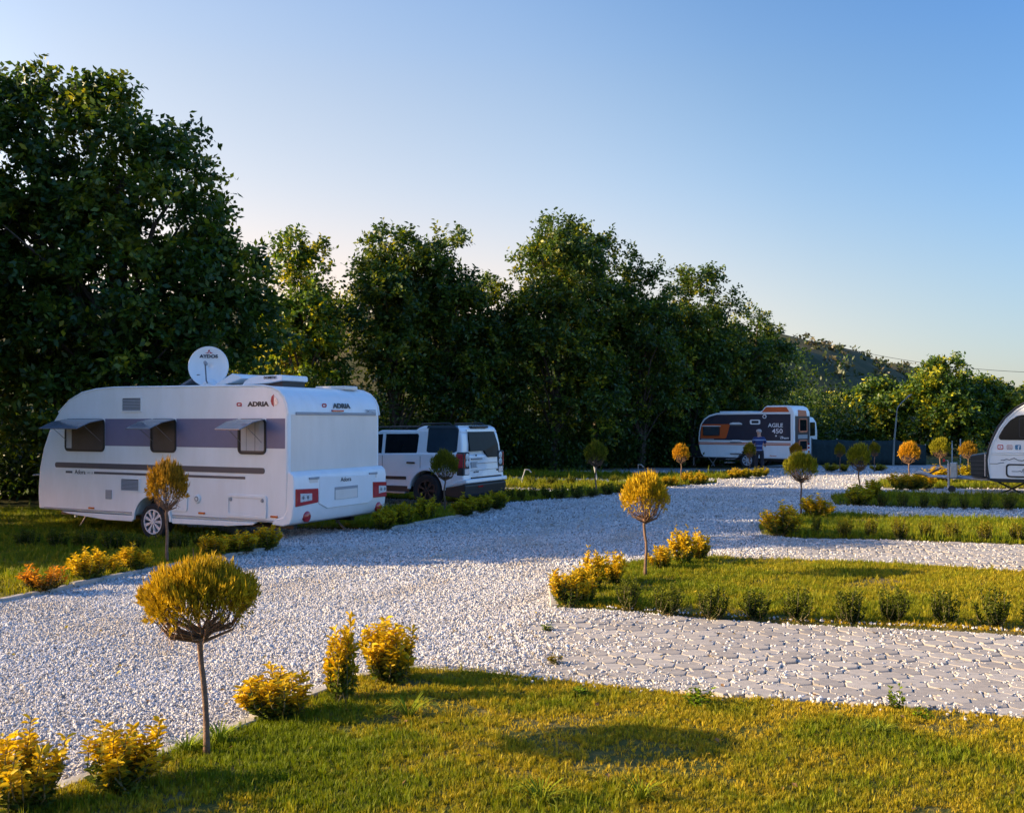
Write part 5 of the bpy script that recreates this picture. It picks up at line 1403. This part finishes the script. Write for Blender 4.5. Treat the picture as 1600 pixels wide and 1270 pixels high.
orange_me = (orange_me[0], retint(orange_me[1], (1.0, 0.62, 1.1), 'foliage'))
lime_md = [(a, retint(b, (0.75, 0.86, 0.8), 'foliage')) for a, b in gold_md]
lean_gold = [(a, retint(b, (2.0, 1.45, 1.0), 'foliage')) for a, b in green_md]

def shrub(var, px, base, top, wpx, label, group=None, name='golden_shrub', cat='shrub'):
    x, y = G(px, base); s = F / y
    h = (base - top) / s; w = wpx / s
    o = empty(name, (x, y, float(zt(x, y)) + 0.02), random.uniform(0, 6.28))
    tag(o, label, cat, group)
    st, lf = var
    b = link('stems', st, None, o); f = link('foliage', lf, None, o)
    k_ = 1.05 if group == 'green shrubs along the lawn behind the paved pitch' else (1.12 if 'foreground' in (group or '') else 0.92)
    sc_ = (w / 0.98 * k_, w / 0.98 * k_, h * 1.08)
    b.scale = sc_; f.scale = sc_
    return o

fg = [(42, 1278, 1150, 125, 'golden shrub cut by the lower left corner of the picture'), (192, 1238, 1132, 128, 'golden shrub left of the foreground ball tree, second from the corner'),
      (432, 1125, 1042, 112, 'bushy golden shrub just right of the foreground ball tree trunk'), (535, 1098, 972, 74, 'tall narrow golden shrub in the foreground row'),
      (606, 1072, 970, 96, 'last golden shrub of the foreground row, beside the paved pitch')]
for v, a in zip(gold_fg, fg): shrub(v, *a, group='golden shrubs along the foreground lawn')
shrub(orange_me, 68, 926, 878, 66, 'orange tinted shrub at the far left lawn corner', 'golden shrubs in front of the large caravan')
g = 'golden shrubs in front of the large caravan'
for i, a in enumerate([(140, 909, 856, 60, 'bright golden shrub next to the orange shrub'), (172, 900, 868, 26, 'small golden sprig between two bigger shrubs at the lawn edge'),
          (210, 894, 853, 54, 'golden shrub left of the ball tree before the caravan'), (332, 872, 838, 50, 'golden shrub right of the ball tree before the caravan'),
          (376, 866, 830, 62, 'wide golden shrub under the caravan rear corner'), (417, 860, 822, 44, 'last golden shrub by the caravan rear, half shaded')]):
    shrub(gold_md[i % 4], *a, group=g)
g = 'shrubs between the large caravan and the car'
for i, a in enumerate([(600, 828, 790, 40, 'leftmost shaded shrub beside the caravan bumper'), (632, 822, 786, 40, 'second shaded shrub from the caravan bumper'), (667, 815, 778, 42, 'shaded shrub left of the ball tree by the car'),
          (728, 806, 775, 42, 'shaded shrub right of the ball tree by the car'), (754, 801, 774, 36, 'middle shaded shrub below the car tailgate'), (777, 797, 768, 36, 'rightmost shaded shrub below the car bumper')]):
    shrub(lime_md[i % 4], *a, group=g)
g = 'golden shrubs at the end of the lawn behind the paved pitch'
for i, a in enumerate([(885, 950, 893, 58, 'nearest golden shrub at the corner of the middle lawn'), (915, 945, 888, 48, 'golden shrub second from the middle lawn corner'), (925, 925, 864, 46, 'taller golden shrub behind the middle lawn corner'), (957, 915, 862, 46, 'golden shrub left of the middle ball tree trunk'),
          (1032, 893, 854, 48, 'low golden shrub right of the middle ball tree trunk'), (1066, 884, 827, 44, 'tallest golden shrub right of the middle ball tree'), (1091, 878, 833, 36, 'last golden shrub at the back corner of the middle lawn')]):
    shrub(gold_md[(i + 1) % 4], *a, group=g)
g = 'shrubs at the end of the second lawn strip'
shrub(gold_md[2], 1220, 838, 790, 62, 'round golden shrub at the road end of the second lawn strip', g)
shrub(gold_md[3], 1274, 812, 778, 56, 'golden green shrub right of the ball tree on the second strip', g)
g = 'shrubs at the end of the third lawn strip'
shrub(lime_md[0], 1340, 790, 757, 44, 'leafy green shrub at the road end of the third strip', g)
shrub(lime_md[1], 1362, 782, 750, 40, 'golden green shrub behind the third strip corner', g)
g = 'golden shrubs beside the teardrop drawbar'
for i, a in enumerate([(1405, 766, 738, 36, 'leftmost golden shrub of the low hedge left of the teardrop caravan'), (1426, 766, 740, 40, 'middle golden shrub of the low hedge left of the teardrop caravan'), (1444, 764, 736, 34, 'right golden shrub of the low hedge left of the teardrop caravan'),
          (1466, 755, 730, 44, 'golden shrub behind the low hedge, under a ball tree')]):
    shrub(gold_md[i % 4], *a, group=g)
shrub(lime_md[2], 1510, 752, 726, 40, 'green golden shrub just left of the black gas box', g)
g = 'golden shrubs at the far left lawn ends'
for i, a in enumerate([(1020, 764, 746, 30, 'first golden shrub behind the middle ball tree crown'), (1046, 760, 744, 28, 'second golden shrub left of the small golden ball tree'), (1076, 757, 738, 26, 'golden shrub below the small golden ball tree'), (1094, 757, 739, 26, 'golden shrub right of the small golden ball tree')]):
    shrub(gold_md[i % 4], *a, group=g)
g = 'low shrubs in front of the navy caravan'
for i, (px, b, t, w) in enumerate([(1148, 747, 731, 24), (1166, 747, 732, 22), (1182, 746, 731, 22), (1194, 745, 732, 18)]):
    shrub((gold_md if i == 0 else lime_md)[i % 4], px, b, t, w, ORD[i] + ' low shrub from the left before the navy caravan wheel', g)
g = 'low shrubs along the net fence'
for i, (px, b, t, w) in enumerate([(1298, 737, 724, 26), (1318, 737, 726, 22), (1372, 736, 726, 26)]):
    shrub(lime_md[i % 4], px, b, t, w, ORD[i] + ' low green shrub from the left at the foot of the net fence', g, 'green_shrub')

g = 'green shrubs along the lawn behind the paved pitch'
for i, (px, b, t, w) in enumerate([(980, 956, 904, 44), (1043, 963, 912, 48), (1112, 968, 913, 54), (1178, 968, 920, 54), (1247, 972, 916, 48), (1327, 977, 920, 50), (1395, 977, 916, 48), (1476, 981, 921, 46), (1550, 985, 918, 54), (1622, 990, 925, 50)]):
    shrub(green_md[i % 5], px, b, t, w, ORD[i] + ' green shrub from the left along the lawn edge behind the paved pitch', g, 'green_shrub')
g = 'small shrubs along the second lawn strip'
for i, (px, b, t, w) in enumerate([(1275, 838, 806, 22), (1320, 842, 810, 28), (1360, 842, 808, 26), (1405, 844, 808, 32), (1445, 844, 812, 28), (1487, 846, 815, 30), (1537, 848, 812, 28), (1590, 849, 816, 32)]):
    shrub(lean_gold[i % 5], px, b, t, w, ORD[i] + ' small yellow-green shrub from the left along the second lawn strip', g, 'green_shrub')
g = 'dark shrubs along the third lawn strip'
for i, (px, b, t, w) in enumerate([(1378, 792, 770, 22), (1411, 793, 768, 22), (1443, 794, 770, 20), (1474, 795, 769, 24), (1505, 796, 771, 20), (1541, 797, 770, 24), (1577, 798, 770, 26)]):
    shrub(green_md[i % 5], px, b, t, w, ORD[i] + ' dark shrub from the left along the third lawn strip', g, 'green_shrub')
g = 'shrubs along the lawn beyond the car'
for i, (px, b, t, w) in enumerate([(795, 778, 757, 22), (815, 778, 758, 18), (833, 778, 757, 18), (853, 779, 756, 24), (876, 780, 758, 30), (903, 779, 758, 36), (925, 777, 760, 24), (950, 774, 754, 30), (972, 771, 755, 26)]):
    shrub(lean_gold[i % 5] if i in (8,) else green_md[i % 5], px, b, t, w, ORD[i] + ' shrub from the left along the lawn beyond the car', g, 'green_shrub')
g = 'shaded shrubs along the foot of the large caravan'
for i, (px, b, t, w) in enumerate([(45, 843, 812, 44), (90, 845, 812, 44), (135, 847, 815, 46), (178, 850, 816, 44), (213, 852, 822, 38), (280, 855, 822, 46), (318, 854, 824, 40)]):
    shrub(green_md[(i + 2) % 5], px, b, t, w, ORD[i] + ' shaded green shrub from the left in front of the large caravan', g, 'green_shrub')
g = 'shaded shrubs on the far lawn under the trees'
for i, (px, b, t, w) in enumerate([(830, 752, 738, 24), (862, 752, 738, 24), (895, 751, 738, 24), (960, 750, 737, 24), (990, 749, 736, 24), (1020, 747, 735, 22)]):
    shrub(green_md[i % 5], px, b, t, w, ORD[i] + ' shaded shrub from the left on the far lawn under the trees', g, 'green_shrub')

# ------------------------------------------------------------------ ball trees: clipped golden cypress on a bare stem
def ball_parts(seed, hs=0.55, rx=0.5, rz=0.36, sprays=2200, bare=0.35, gold=0.8, size=0.065):
    """unit tree: stem to height hs, crown about it; total height about 1, crown width about 2*rx*... in units"""
    r = np.random.default_rng(seed)
    mb = MB()
    st = [np.array([0.013 * math.sin(i * 0.9 + seed) * min(i, 5) / 5, 0.012 * math.cos(i * 1.4 + seed) * min(i, 5) / 5, hs * 1.05 * i / 7]) for i in range(8)]
    mb.tube(st, [0.020, 0.0165, 0.0150, 0.0145, 0.014, 0.014, 0.014, 0.015], 9)
    stem = (mb.v, mb.f)
    br = MB(); c0 = np.array([0, 0, hs + rz * 0.85])
    P, D = [], []
    nb = 46
    for i in range(nb):
        d = unit(r.normal(size=(1, 3)))[0]; d[2] = abs(d[2]) * 1.1 - 0.33; d /= np.linalg.norm(d)
        tip = c0 + d * np.array([rx, rx, rz]) * r.uniform(0.88, 1.0)
        a = np.array([0, 0, hs * r.uniform(0.93, 1.04)])
        m_ = a * .5 + tip * .5 + np.array([d[0] * .05, d[1] * .05, -0.05])
        br.tube([a, m_, tip], [0.010, 0.006, 0.002], 4, cap=False)
        for k in range(3):
            t0 = r.uniform(0.45, 0.85); q = (1 - t0) ** 2 * a + 2 * t0 * (1 - t0) * m_ + t0 ** 2 * tip
            e = q + unit(r.normal(size=(1, 3)) * .7 + (tip - a))[0] * 0.13
            br.tube([q, e], [0.004, 0.0015], 3, cap=False)
    # sprays on the shell and a little inside
    n = sprays
    d = rdir(n, r); d[:, 2] = np.where(d[:, 2] < -0.42, -d[:, 2] * r.uniform(.2, 1, n), d[:, 2])
    thin = d[:, 2] < -0.12
    keep = ~thin | (r.random(n) < bare)
    d = d[keep]; n = len(d)
    lump = 1 + 0.11 * np.sin(d[:, 0] * 5 + seed) * np.sin(d[:, 1] * 4 + 1) + 0.09 * np.sin(d[:, 2] * 9 + d[:, 0] * 7 + seed) + 0.05 * np.sin(d[:, 1] * 17 + d[:, 0] * 13)
    gap = np.sin(d[:, 0] * 9 + seed * 2) * np.sin(d[:, 1] * 8 + 2) * np.sin(d[:, 2] * 10)
    lump = lump - 0.20 * np.clip(gap - 0.25, 0, 1)
    lump = lump + 0.13 * (r.random(n) < 0.03)
    rad = r.uniform(0.50, 1.0, n) ** 0.45 * lump
    c = c0 + d * np.array([rx, rx, rz]) * rad[:, None]
    ax = unit(d * 0.9 + np.array([0, 0, 0.55]) + r.normal(0, .42, (n, 3)))
    # each spray: a flat fan of seven narrow blades
    m = 7
    si = np.repeat(np.arange(n), m)
    fan = np.tile(np.linspace(-1, 1, m), n)
    sd_ = unit(np.cross(ax, rdir(n, r)))
    Pp = c[si] + ax[si] * (size * 0.5 * (1 - np.abs(fan)) * 0.8)[:, None]
    Dd = unit(ax[si] + sd_[si] * (fan * 0.75)[:, None] + r.normal(0, .12, (len(si), 3)))
    Ll = size * (1.0 - 0.4 * np.abs(fan)) * r.uniform(.7, 1.3, len(si))
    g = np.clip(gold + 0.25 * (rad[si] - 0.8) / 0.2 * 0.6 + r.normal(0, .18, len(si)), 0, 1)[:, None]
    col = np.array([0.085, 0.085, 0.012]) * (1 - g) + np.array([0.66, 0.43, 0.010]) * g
    lf = leaves('foliage', Pp, Dd, rdir(len(si), r), Ll, size * 0.20, col * r.uniform(.75, 1.2, (len(si), 1)), M['needle'], 0.2)
    def mk(nm, v, f, mt):
        me = bpy.data.meshes.new(nm); me.from_pydata([tuple(map(float, p)) for p in v], [], f); me.materials.append(mt)
        me.polygons.foreach_set('use_smooth', [True] * len(f)); return me
    return mk('trunk', *stem, M['thin_bark']), mk('branches', br.v, br.f, M['twig']), lf
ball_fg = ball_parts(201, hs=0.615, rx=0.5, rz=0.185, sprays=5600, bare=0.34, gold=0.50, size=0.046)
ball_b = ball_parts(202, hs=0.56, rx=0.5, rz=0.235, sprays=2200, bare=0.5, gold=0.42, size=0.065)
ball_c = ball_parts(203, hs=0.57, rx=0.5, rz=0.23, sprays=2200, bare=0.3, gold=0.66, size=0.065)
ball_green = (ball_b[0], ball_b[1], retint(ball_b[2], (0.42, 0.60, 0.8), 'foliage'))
ball_lime = (ball_c[0], ball_c[1], retint(ball_c[2], (0.50, 0.70, 0.9), 'foliage'))
ball_brown = (ball_b[0], ball_b[1], retint(ball_b[2], (0.85, 0.70, 1.0), 'foliage'))
ball_orange = (ball_c[0], ball_c[1], retint(ball_c[2], (1.1, 0.86, 1.0), 'foliage'))
def ball(var, px, base, top, wpx, label, lean=0.0, group='clipped ball trees'):
    x, y = G(px, base); s = F / y
    h = (base - top) / s; w = wpx / s
    o = empty('ball_tree', (x, y, float(zt(x, y)) + 0.02), random.uniform(-3.1, 3.1) if px != 326 else 0.0)
    o.rotation_euler = (0, lean, o.rotation_euler.z)
    tag(o, label, 'tree', group)
    t = link('trunk', var[0], None, o); b = link('branches', var[1], None, o); f = link('foliage', var[2], None, o)
    for q in (b, f): q.scale = (w * .85, w * .85, h)
    t.scale = (h, h, h)
    return o
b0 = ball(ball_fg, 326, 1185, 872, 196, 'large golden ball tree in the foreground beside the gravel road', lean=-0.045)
MB().tube([(-.03, 0, 1.12), (-.035, .005, 1.24)], [.006, .002], 4).build('top_shoot', M['twig'], b0)
ball(ball_brown, 262, 884, 727, 66, 'ball tree with thin crown in front of the large caravan')
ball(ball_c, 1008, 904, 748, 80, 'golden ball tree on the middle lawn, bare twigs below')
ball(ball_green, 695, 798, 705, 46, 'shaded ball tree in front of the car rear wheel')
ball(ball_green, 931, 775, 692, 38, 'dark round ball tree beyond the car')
ball(ball_orange, 1064, 757, 697, 28, 'small golden ball tree left of the navy caravan')
ball(ball_lime, 1251, 806, 712, 54, 'green ball tree at the road end of the second lawn strip')
ball(ball_lime, 1342, 784, 697, 38, 'green ball tree at the end of the third strip, before the fence')
ball(ball_orange, 1420, 762, 694, 34, 'orange ball tree above the hedge left of the teardrop caravan')
ball(ball_lime, 1469, 752, 688, 32, 'yellowish green ball tree between the orange one and the gas box')
ball(ball_brown, 1512, 745, 693, 28, 'brownish ball tree left of the black gas box')
ball(ball_green, 1171, 742, 694, 20, 'tiny ball tree in front of the navy caravan wheel')
ball(ball_brown, 1243, 740, 695, 20, 'tiny brown ball tree before the orange rear window')
ball(ball_green, 1312, 738, 696, 18, 'dark little ball tree against the left part of the net fence')
ball(ball_green, 1366, 738, 693, 18, 'dark little ball tree against the net fence, left of the lamp post')

# ------------------------------------------------------------------ weeds and long grass tufts
def blades(name, px, py, n, h, spread, col, label, seed, group=None):
    r = np.random.default_rng(seed)
    x, y = G(px, py)
    mb = MB()
    for i in range(n):
        a = r.uniform(0, 6.283); d = Vector((math.cos(a), math.sin(a), 0)); hh = h * r.uniform(.5, 1.0); sp = spread * r.uniform(.3, 1)
        s_ = Vector((-d.y, d.x, 0)) * 0.0035
        b = d * r.uniform(0, .03); pts = [b, b + d * sp * .35 + Vector((0, 0, hh * .7)), b + d * sp * .75 + Vector((0, 0, hh)), b + d * sp * 1.1 + Vector((0, 0, hh * .85))]
        k = len(mb.v)
        for j, p in enumerate(pts):
            w = (1, 1, .7, .1)[j]
            mb.v += [tuple(p - s_ * w), tuple(p + s_ * w)]
        mb.f += [(k + 2 * j, k + 2 * j + 1, k + 2 * j + 3, k + 2 * j + 2) for j in range(3)]
    o = mb.build(name, plain('weed_' + str(seed), col, 0.9, noise=0.25, scale=30, spec=0.1), fix=False, smooth=True)
    o.location = (x, y, float(zt(x, y)) + 0.03)
    return tag(o, label, 'weed', group)
GW = 'long grass tufts in the foreground lawn'
blades('grass_tuft', 640, 1125, 60, 0.13, 0.24, (0.17, 0.20, 0.01), 'spreading green grass tuft in front of the last golden shrub', 301, GW)
blades('grass_tuft', 345, 1165, 70, 0.13, 0.16, (0.21, 0.26, 0.015), 'bright grass tuft at the foot of the foreground ball tree', 302, GW)
blades('grass_tuft', 295, 1180, 50, 0.11, 0.15, (0.21, 0.26, 0.015), 'low bright tuft left of the foreground ball tree foot', 303, GW)
blades('grass_tuft', 845, 1262, 50, 0.12, 0.20, (0.17, 0.20, 0.01), 'green grass tuft at the bottom edge, left of the middle', 304, GW)
blades('grass_tuft', 1000, 1258, 40, 0.12, 0.16, (0.17, 0.20, 0.01), 'green grass tuft at the bottom edge near the middle', 305, GW)
blades('grass_tuft', 1370, 1152, 46, 0.08, 0.16, (0.21, 0.24, 0.02), 'pale green tuft at the paved edge on the right', 306, GW)
def weed(px, py, hpx, label, seed, col=(0.16, 0.20, 0.03), w=0.7):
    v = shrub_parts(seed, False, 9, 12, 0.20, 0.8)
    v = (v[0], retint(v[1], tuple(c / 0.11 for c in col), 'foliage'))
    return shrub(v, px, py, py - hpx, hpx * w, label, 'small weeds at the paved edge', 'weed', 'weed')
weed(1092, 1106, 34, 'leafy weed at the edge of the paved pitch, near the middle', 401, w=1.8)
weed(1398, 1118, 46, 'tall thin weed growing out of the pavers on the right', 402)
weed(1440, 1132, 22, 'small weed below the tall thin one', 403, w=1.8)
weed(856, 988, 14, 'small green weed in the gravel beside the middle lawn', 404, w=1.8)
weed(868, 1040, 18, 'reddish dry weed in the middle of the paved pitch', 405, (0.28, 0.17, 0.06), 1.8)
weed(905, 1092, 20, 'yellow-green weed at the lawn edge left of the middle', 406, w=2.2)

# ------------------------------------------------------------------ net fence, lamp post, pipes, power line
fe = empty('net_fence', (0, 0, 0)); tag(fe, 'dark green shade-net fence along the back of the gravel', 'fence')
fp = [(13.75, 44.0, 1.20), (14.9, 44.0, 1.17), (16.6, 44.0, 1.14), (17.5, 43.9, 1.16), (18.7, 43.4, 0.92)]
for (x, y, h) in fp:
    MB().tube([(x, y + .06, -0.1), (x, y + .06, h + .04)], 0.03, 8).build('post', M['steel'], fe)
for (a, b) in zip(fp[:-1], fp[1:]):
    n = 14; mb = MB()
    for i in range(n + 1):
        t = i / n; x = a[0] + (b[0] - a[0]) * t; y = a[1] + (b[1] - a[1]) * t + 0.02 * math.sin(i * 1.7); h = a[2] + (b[2] - a[2]) * t - 0.05 * math.sin(math.pi * t)
        for j in range(5): mb.v.append((x, y - .01 * math.sin(j * 1.5 + i * .8), h * j / 4))
    for i in range(n):
        for j in range(4): mb.f.append((i * 5 + j, (i + 1) * 5 + j, (i + 1) * 5 + j + 1, i * 5 + j + 1))
    o = mb.build('net_panel', M['net'], fe, smooth=True, fix=False)
    md = o.modifiers.new('thick', 'SOLIDIFY'); md.thickness = 0.01
s = F / 43.0
lp = empty('lamp_post', ((1395 - 800) / s, 43.0, -0.05)); tag(lp, 'leaning metal lamp post with curved arm in front of the fence', 'lamp post')
MB().tube([(0, 0, 0), (0.06, 0, 1.2), (0.16, 0, 2.2)], [.05, .04, .035], 10).build('pole', M['lamp_steel'], lp, smooth=True)
MB().tube([(0.16, 0, 2.15), (0.18, 0, 2.5), (0.23, 0, 2.68), (0.42, 0, 2.90), (0.66, 0, 3.12)], [.03, .028, .026, .024, .022], 8).build('arm', M['lamp_steel'], lp, smooth=True)
MB().tube([(0.62, 0, 3.08), (0.74, 0, 3.19), (0.86, 0, 3.25)], [.03, .045, .02], 8).build('lamp_head', M['midgrey'], lp, smooth=True)
def pipe(px, base, top, bend, label):
    x, y = G(px, base); s = F / y; h = (base - top) / s
    o = empty('standpipe', (x, y, float(zt(x, y)))); tag(o, label, 'standpipe', 'standpipes under the trees')
    MB().tube([(0, 0, -.05), (bend * .3, 0, h * .5), (bend, 0, h), (bend + .12, 0, h - .01), (bend + .2, 0, h - .10)], 0.022, 7).build('pipe', M['grey'], o, smooth=True)
    MB().tube([(-.06, 0, h * .35), (.06, 0, h * .35)], 0.015, 6).build('tap', M['steel'], o)
pipe(815, 752, 727, .12, 'bent pale standpipe just right of the car')
pipe(997, 742, 720, 0.0, 'upright standpipe in the shade left of the small golden ball tree')
o = MB().tube([(0.12, 0, 0), (0, 0, .62)], .03, 7).build('marker_stake', M['stone_path']); o.location = (*G(927, 749), 0.0); tag(o, 'pale stake leaning beside the dark ball tree', 'stake')
x, y = 19.5, 42.0
for i, px in enumerate((1487, 1500)):
    s = F / 44.0
    o = MB().tube([(0, 0, -.1), (0.01, 0, 1.1 + .1 * i)], .03, 7).build('marker_stake', M['stone_path']); o.location = ((px - 800) / s, 44.0, 0); tag(o, ('left' if i == 0 else 'right') + ' pale stake in the weeds behind the teardrop drawbar', 'stake', 'stakes in the weeds')
# power line: from the hill to a pole outside the right edge
pw = empty('power_line', (0, 0, 0)); tag(pw, 'thin power line running across the sky on the right', 'power line')
A = Vector((33, 120, 11.5)); B = Vector((72, 120, 8.3))
A = Vector(((1290 - 800) / F * 120, 120, EYE + (HOR - 537) / F * 120)); B = Vector(((1700 - 800) / F * 105, 105, EYE + (HOR - 583) / F * 105))
MB().tube([A.lerp(B, t) - Vector((0, 0, 1.0 * 4 * t * (1 - t))) for t in np.linspace(0, 1, 16)], 0.028, 5).build('cable', M['black'], pw)
MB().tube([(B.x, B.y, -1), (B.x, B.y, B.z + .4)], .14, 8).build('pole', M['bark'], pw)

# ------------------------------------------------------------------ man standing at the navy caravan
def skin_mesh(name, verts, edges, radii, mat, parent, sub=2):
    me = bpy.data.meshes.new(name); me.from_pydata(verts, edges, []); me.materials.append(mat)
    o = link(name, me, None, parent)
    bm = bmesh.new(); bm.from_mesh(me)
    lay = bm.verts.layers.skin.verify()
    for v, r_ in zip(bm.verts, radii):
        v[lay].radius = (r_, r_) if not isinstance(r_, tuple) else r_
        v[lay].use_root = (v.index == 0)
    bm.to_mesh(me); bm.free()
    o.modifiers.new('skin', 'SKIN').use_smooth_shade = True
    m = o.modifiers.new('sub', 'SUBSURF'); m.levels = sub; m.render_levels = sub
    return o
px_, py_ = G(1186, 738)
man = empty('person', (px_, py_, 0.0), R(-12))
tag(man, 'person in blue striped shirt, dark trousers and pale cap facing the navy caravan', 'person')
# +y is the way he faces; slightly stooped, hands at the panel
Vb = [(0, 0, .88), (0, .02, 1.08), (0, .05, 1.28), (0, .08, 1.38), (0, .12, 1.45), (0, .14, 1.53), (0, .145, 1.60),
      (-.17, .06, 1.32), (-.24, .05, 1.08), (-.18, .24, .98), (-.15, .33, 1.0),
      (.17, .06, 1.32), (.25, .08, 1.10), (.24, .27, 1.02), (.22, .35, 1.05),
      (-.10, 0, .84), (-.12, .03, .47), (-.12, -.02, .09), (-.13, .10, .04),
      (.10, 0, .84), (.11, .04, .47), (.13, 0, .09), (.14, .12, .04)]
Eb = [(0, 1), (1, 2), (2, 3), (3, 4), (4, 5), (5, 6), (2, 7), (7, 8), (8, 9), (9, 10), (2, 11), (11, 12), (12, 13), (13, 14), (0, 15), (15, 16), (16, 17), (17, 18), (0, 19), (19, 20), (20, 21), (21, 22)]
Rb = [.13, .125, .14, .07, .055, .085, .07, .06, .045, .036, .04, .06, .045, .036, .04, .085, .058, .042, .04, .085, .058, .042, .04]
skin_mesh('body', Vb, Eb, Rb, M['skin'], man)
m, nt, b, out = new_mat('striped_shirt')
tc = nt.nodes.new('ShaderNodeTexCoord'); sx = nt.nodes.new('ShaderNodeSeparateXYZ'); nt.links.new(tc.outputs['Object'], sx.inputs[0])
r1 = ramp(nt, sx.outputs['Z'], [(0.0, (0.02, 0.035, 0.12))])
r1.color_ramp.interpolation = 'CONSTANT'
mp_ = nt.nodes.new('ShaderNodeMapRange'); mp_.inputs[1].default_value = 0.80; mp_.inputs[2].default_value = 1.40
nt.links.new(sx.outputs['Z'], mp_.inputs[0]); nt.links.new(mp_.outputs[0], r1.inputs[0])
blue, pale = (0.015, 0.035, 0.13, 1), (0.18, 0.26, 0.42, 1)
els = r1.color_ramp.elements
els[0].position = 0.0; els[0].color = blue
els[-1].position = 0.99
for p_, c_ in ((0.10, pale), (0.16, blue), (0.38, pale), (0.44, blue), (0.74, pale), (0.82, blue)):
    e = els.new(p_); e.color = c_
els[-1].color = blue
nt.links.new(r1.outputs[0], b.inputs['Base Color']); b.inputs['Roughness'].default_value = 0.9
skin_mesh('shirt', [(0, 0, .76), (0, .02, 1.08), (0, .05, 1.27), (0, .08, 1.36), (-.17, .06, 1.32), (-.245, .05, 1.10), (.17, .06, 1.32), (.255, .08, 1.12)],
          [(0, 1), (1, 2), (2, 3), (2, 4), (4, 5), (2, 6), (6, 7)], [(.17, .15), (.165, .14), (.17, .15), .08, .085, .065, .085, .065], m, man)
skin_mesh('trousers', [(0, 0, .92), (0, 0, .84), (-.10, 0, .78), (-.12, .03, .47), (-.12, -.01, .10), (.10, 0, .78), (.11, .04, .47), (.13, 0, .10)],
          [(0, 1), (1, 2), (2, 3), (3, 4), (1, 5), (5, 6), (6, 7)], [(.155, .14), .14, .105, .08, .07, .105, .08, .07], M['cloth_dark'], man)
cp = MB().lathe([(.105, 0), (.108, .03), (.10, .07), (.07, .105), (.001, .118)], (0, .143, 1.575), 'z', 18).build('cap', M['cap'], man, smooth=True)
MB().prism([(-.075, .22), (.075, .22), (.06, .31), (0, .335), (-.06, .31)], 'z', 1.575, 1.585).build('peak', M['cap'], cp)
for s_ in (-1, 1):
    MB().box((.125 * s_ - .045, -.09, 0), (.125 * s_ + .045, .18, .085)).build('shoe', M['black'], man, bevel=0.03)
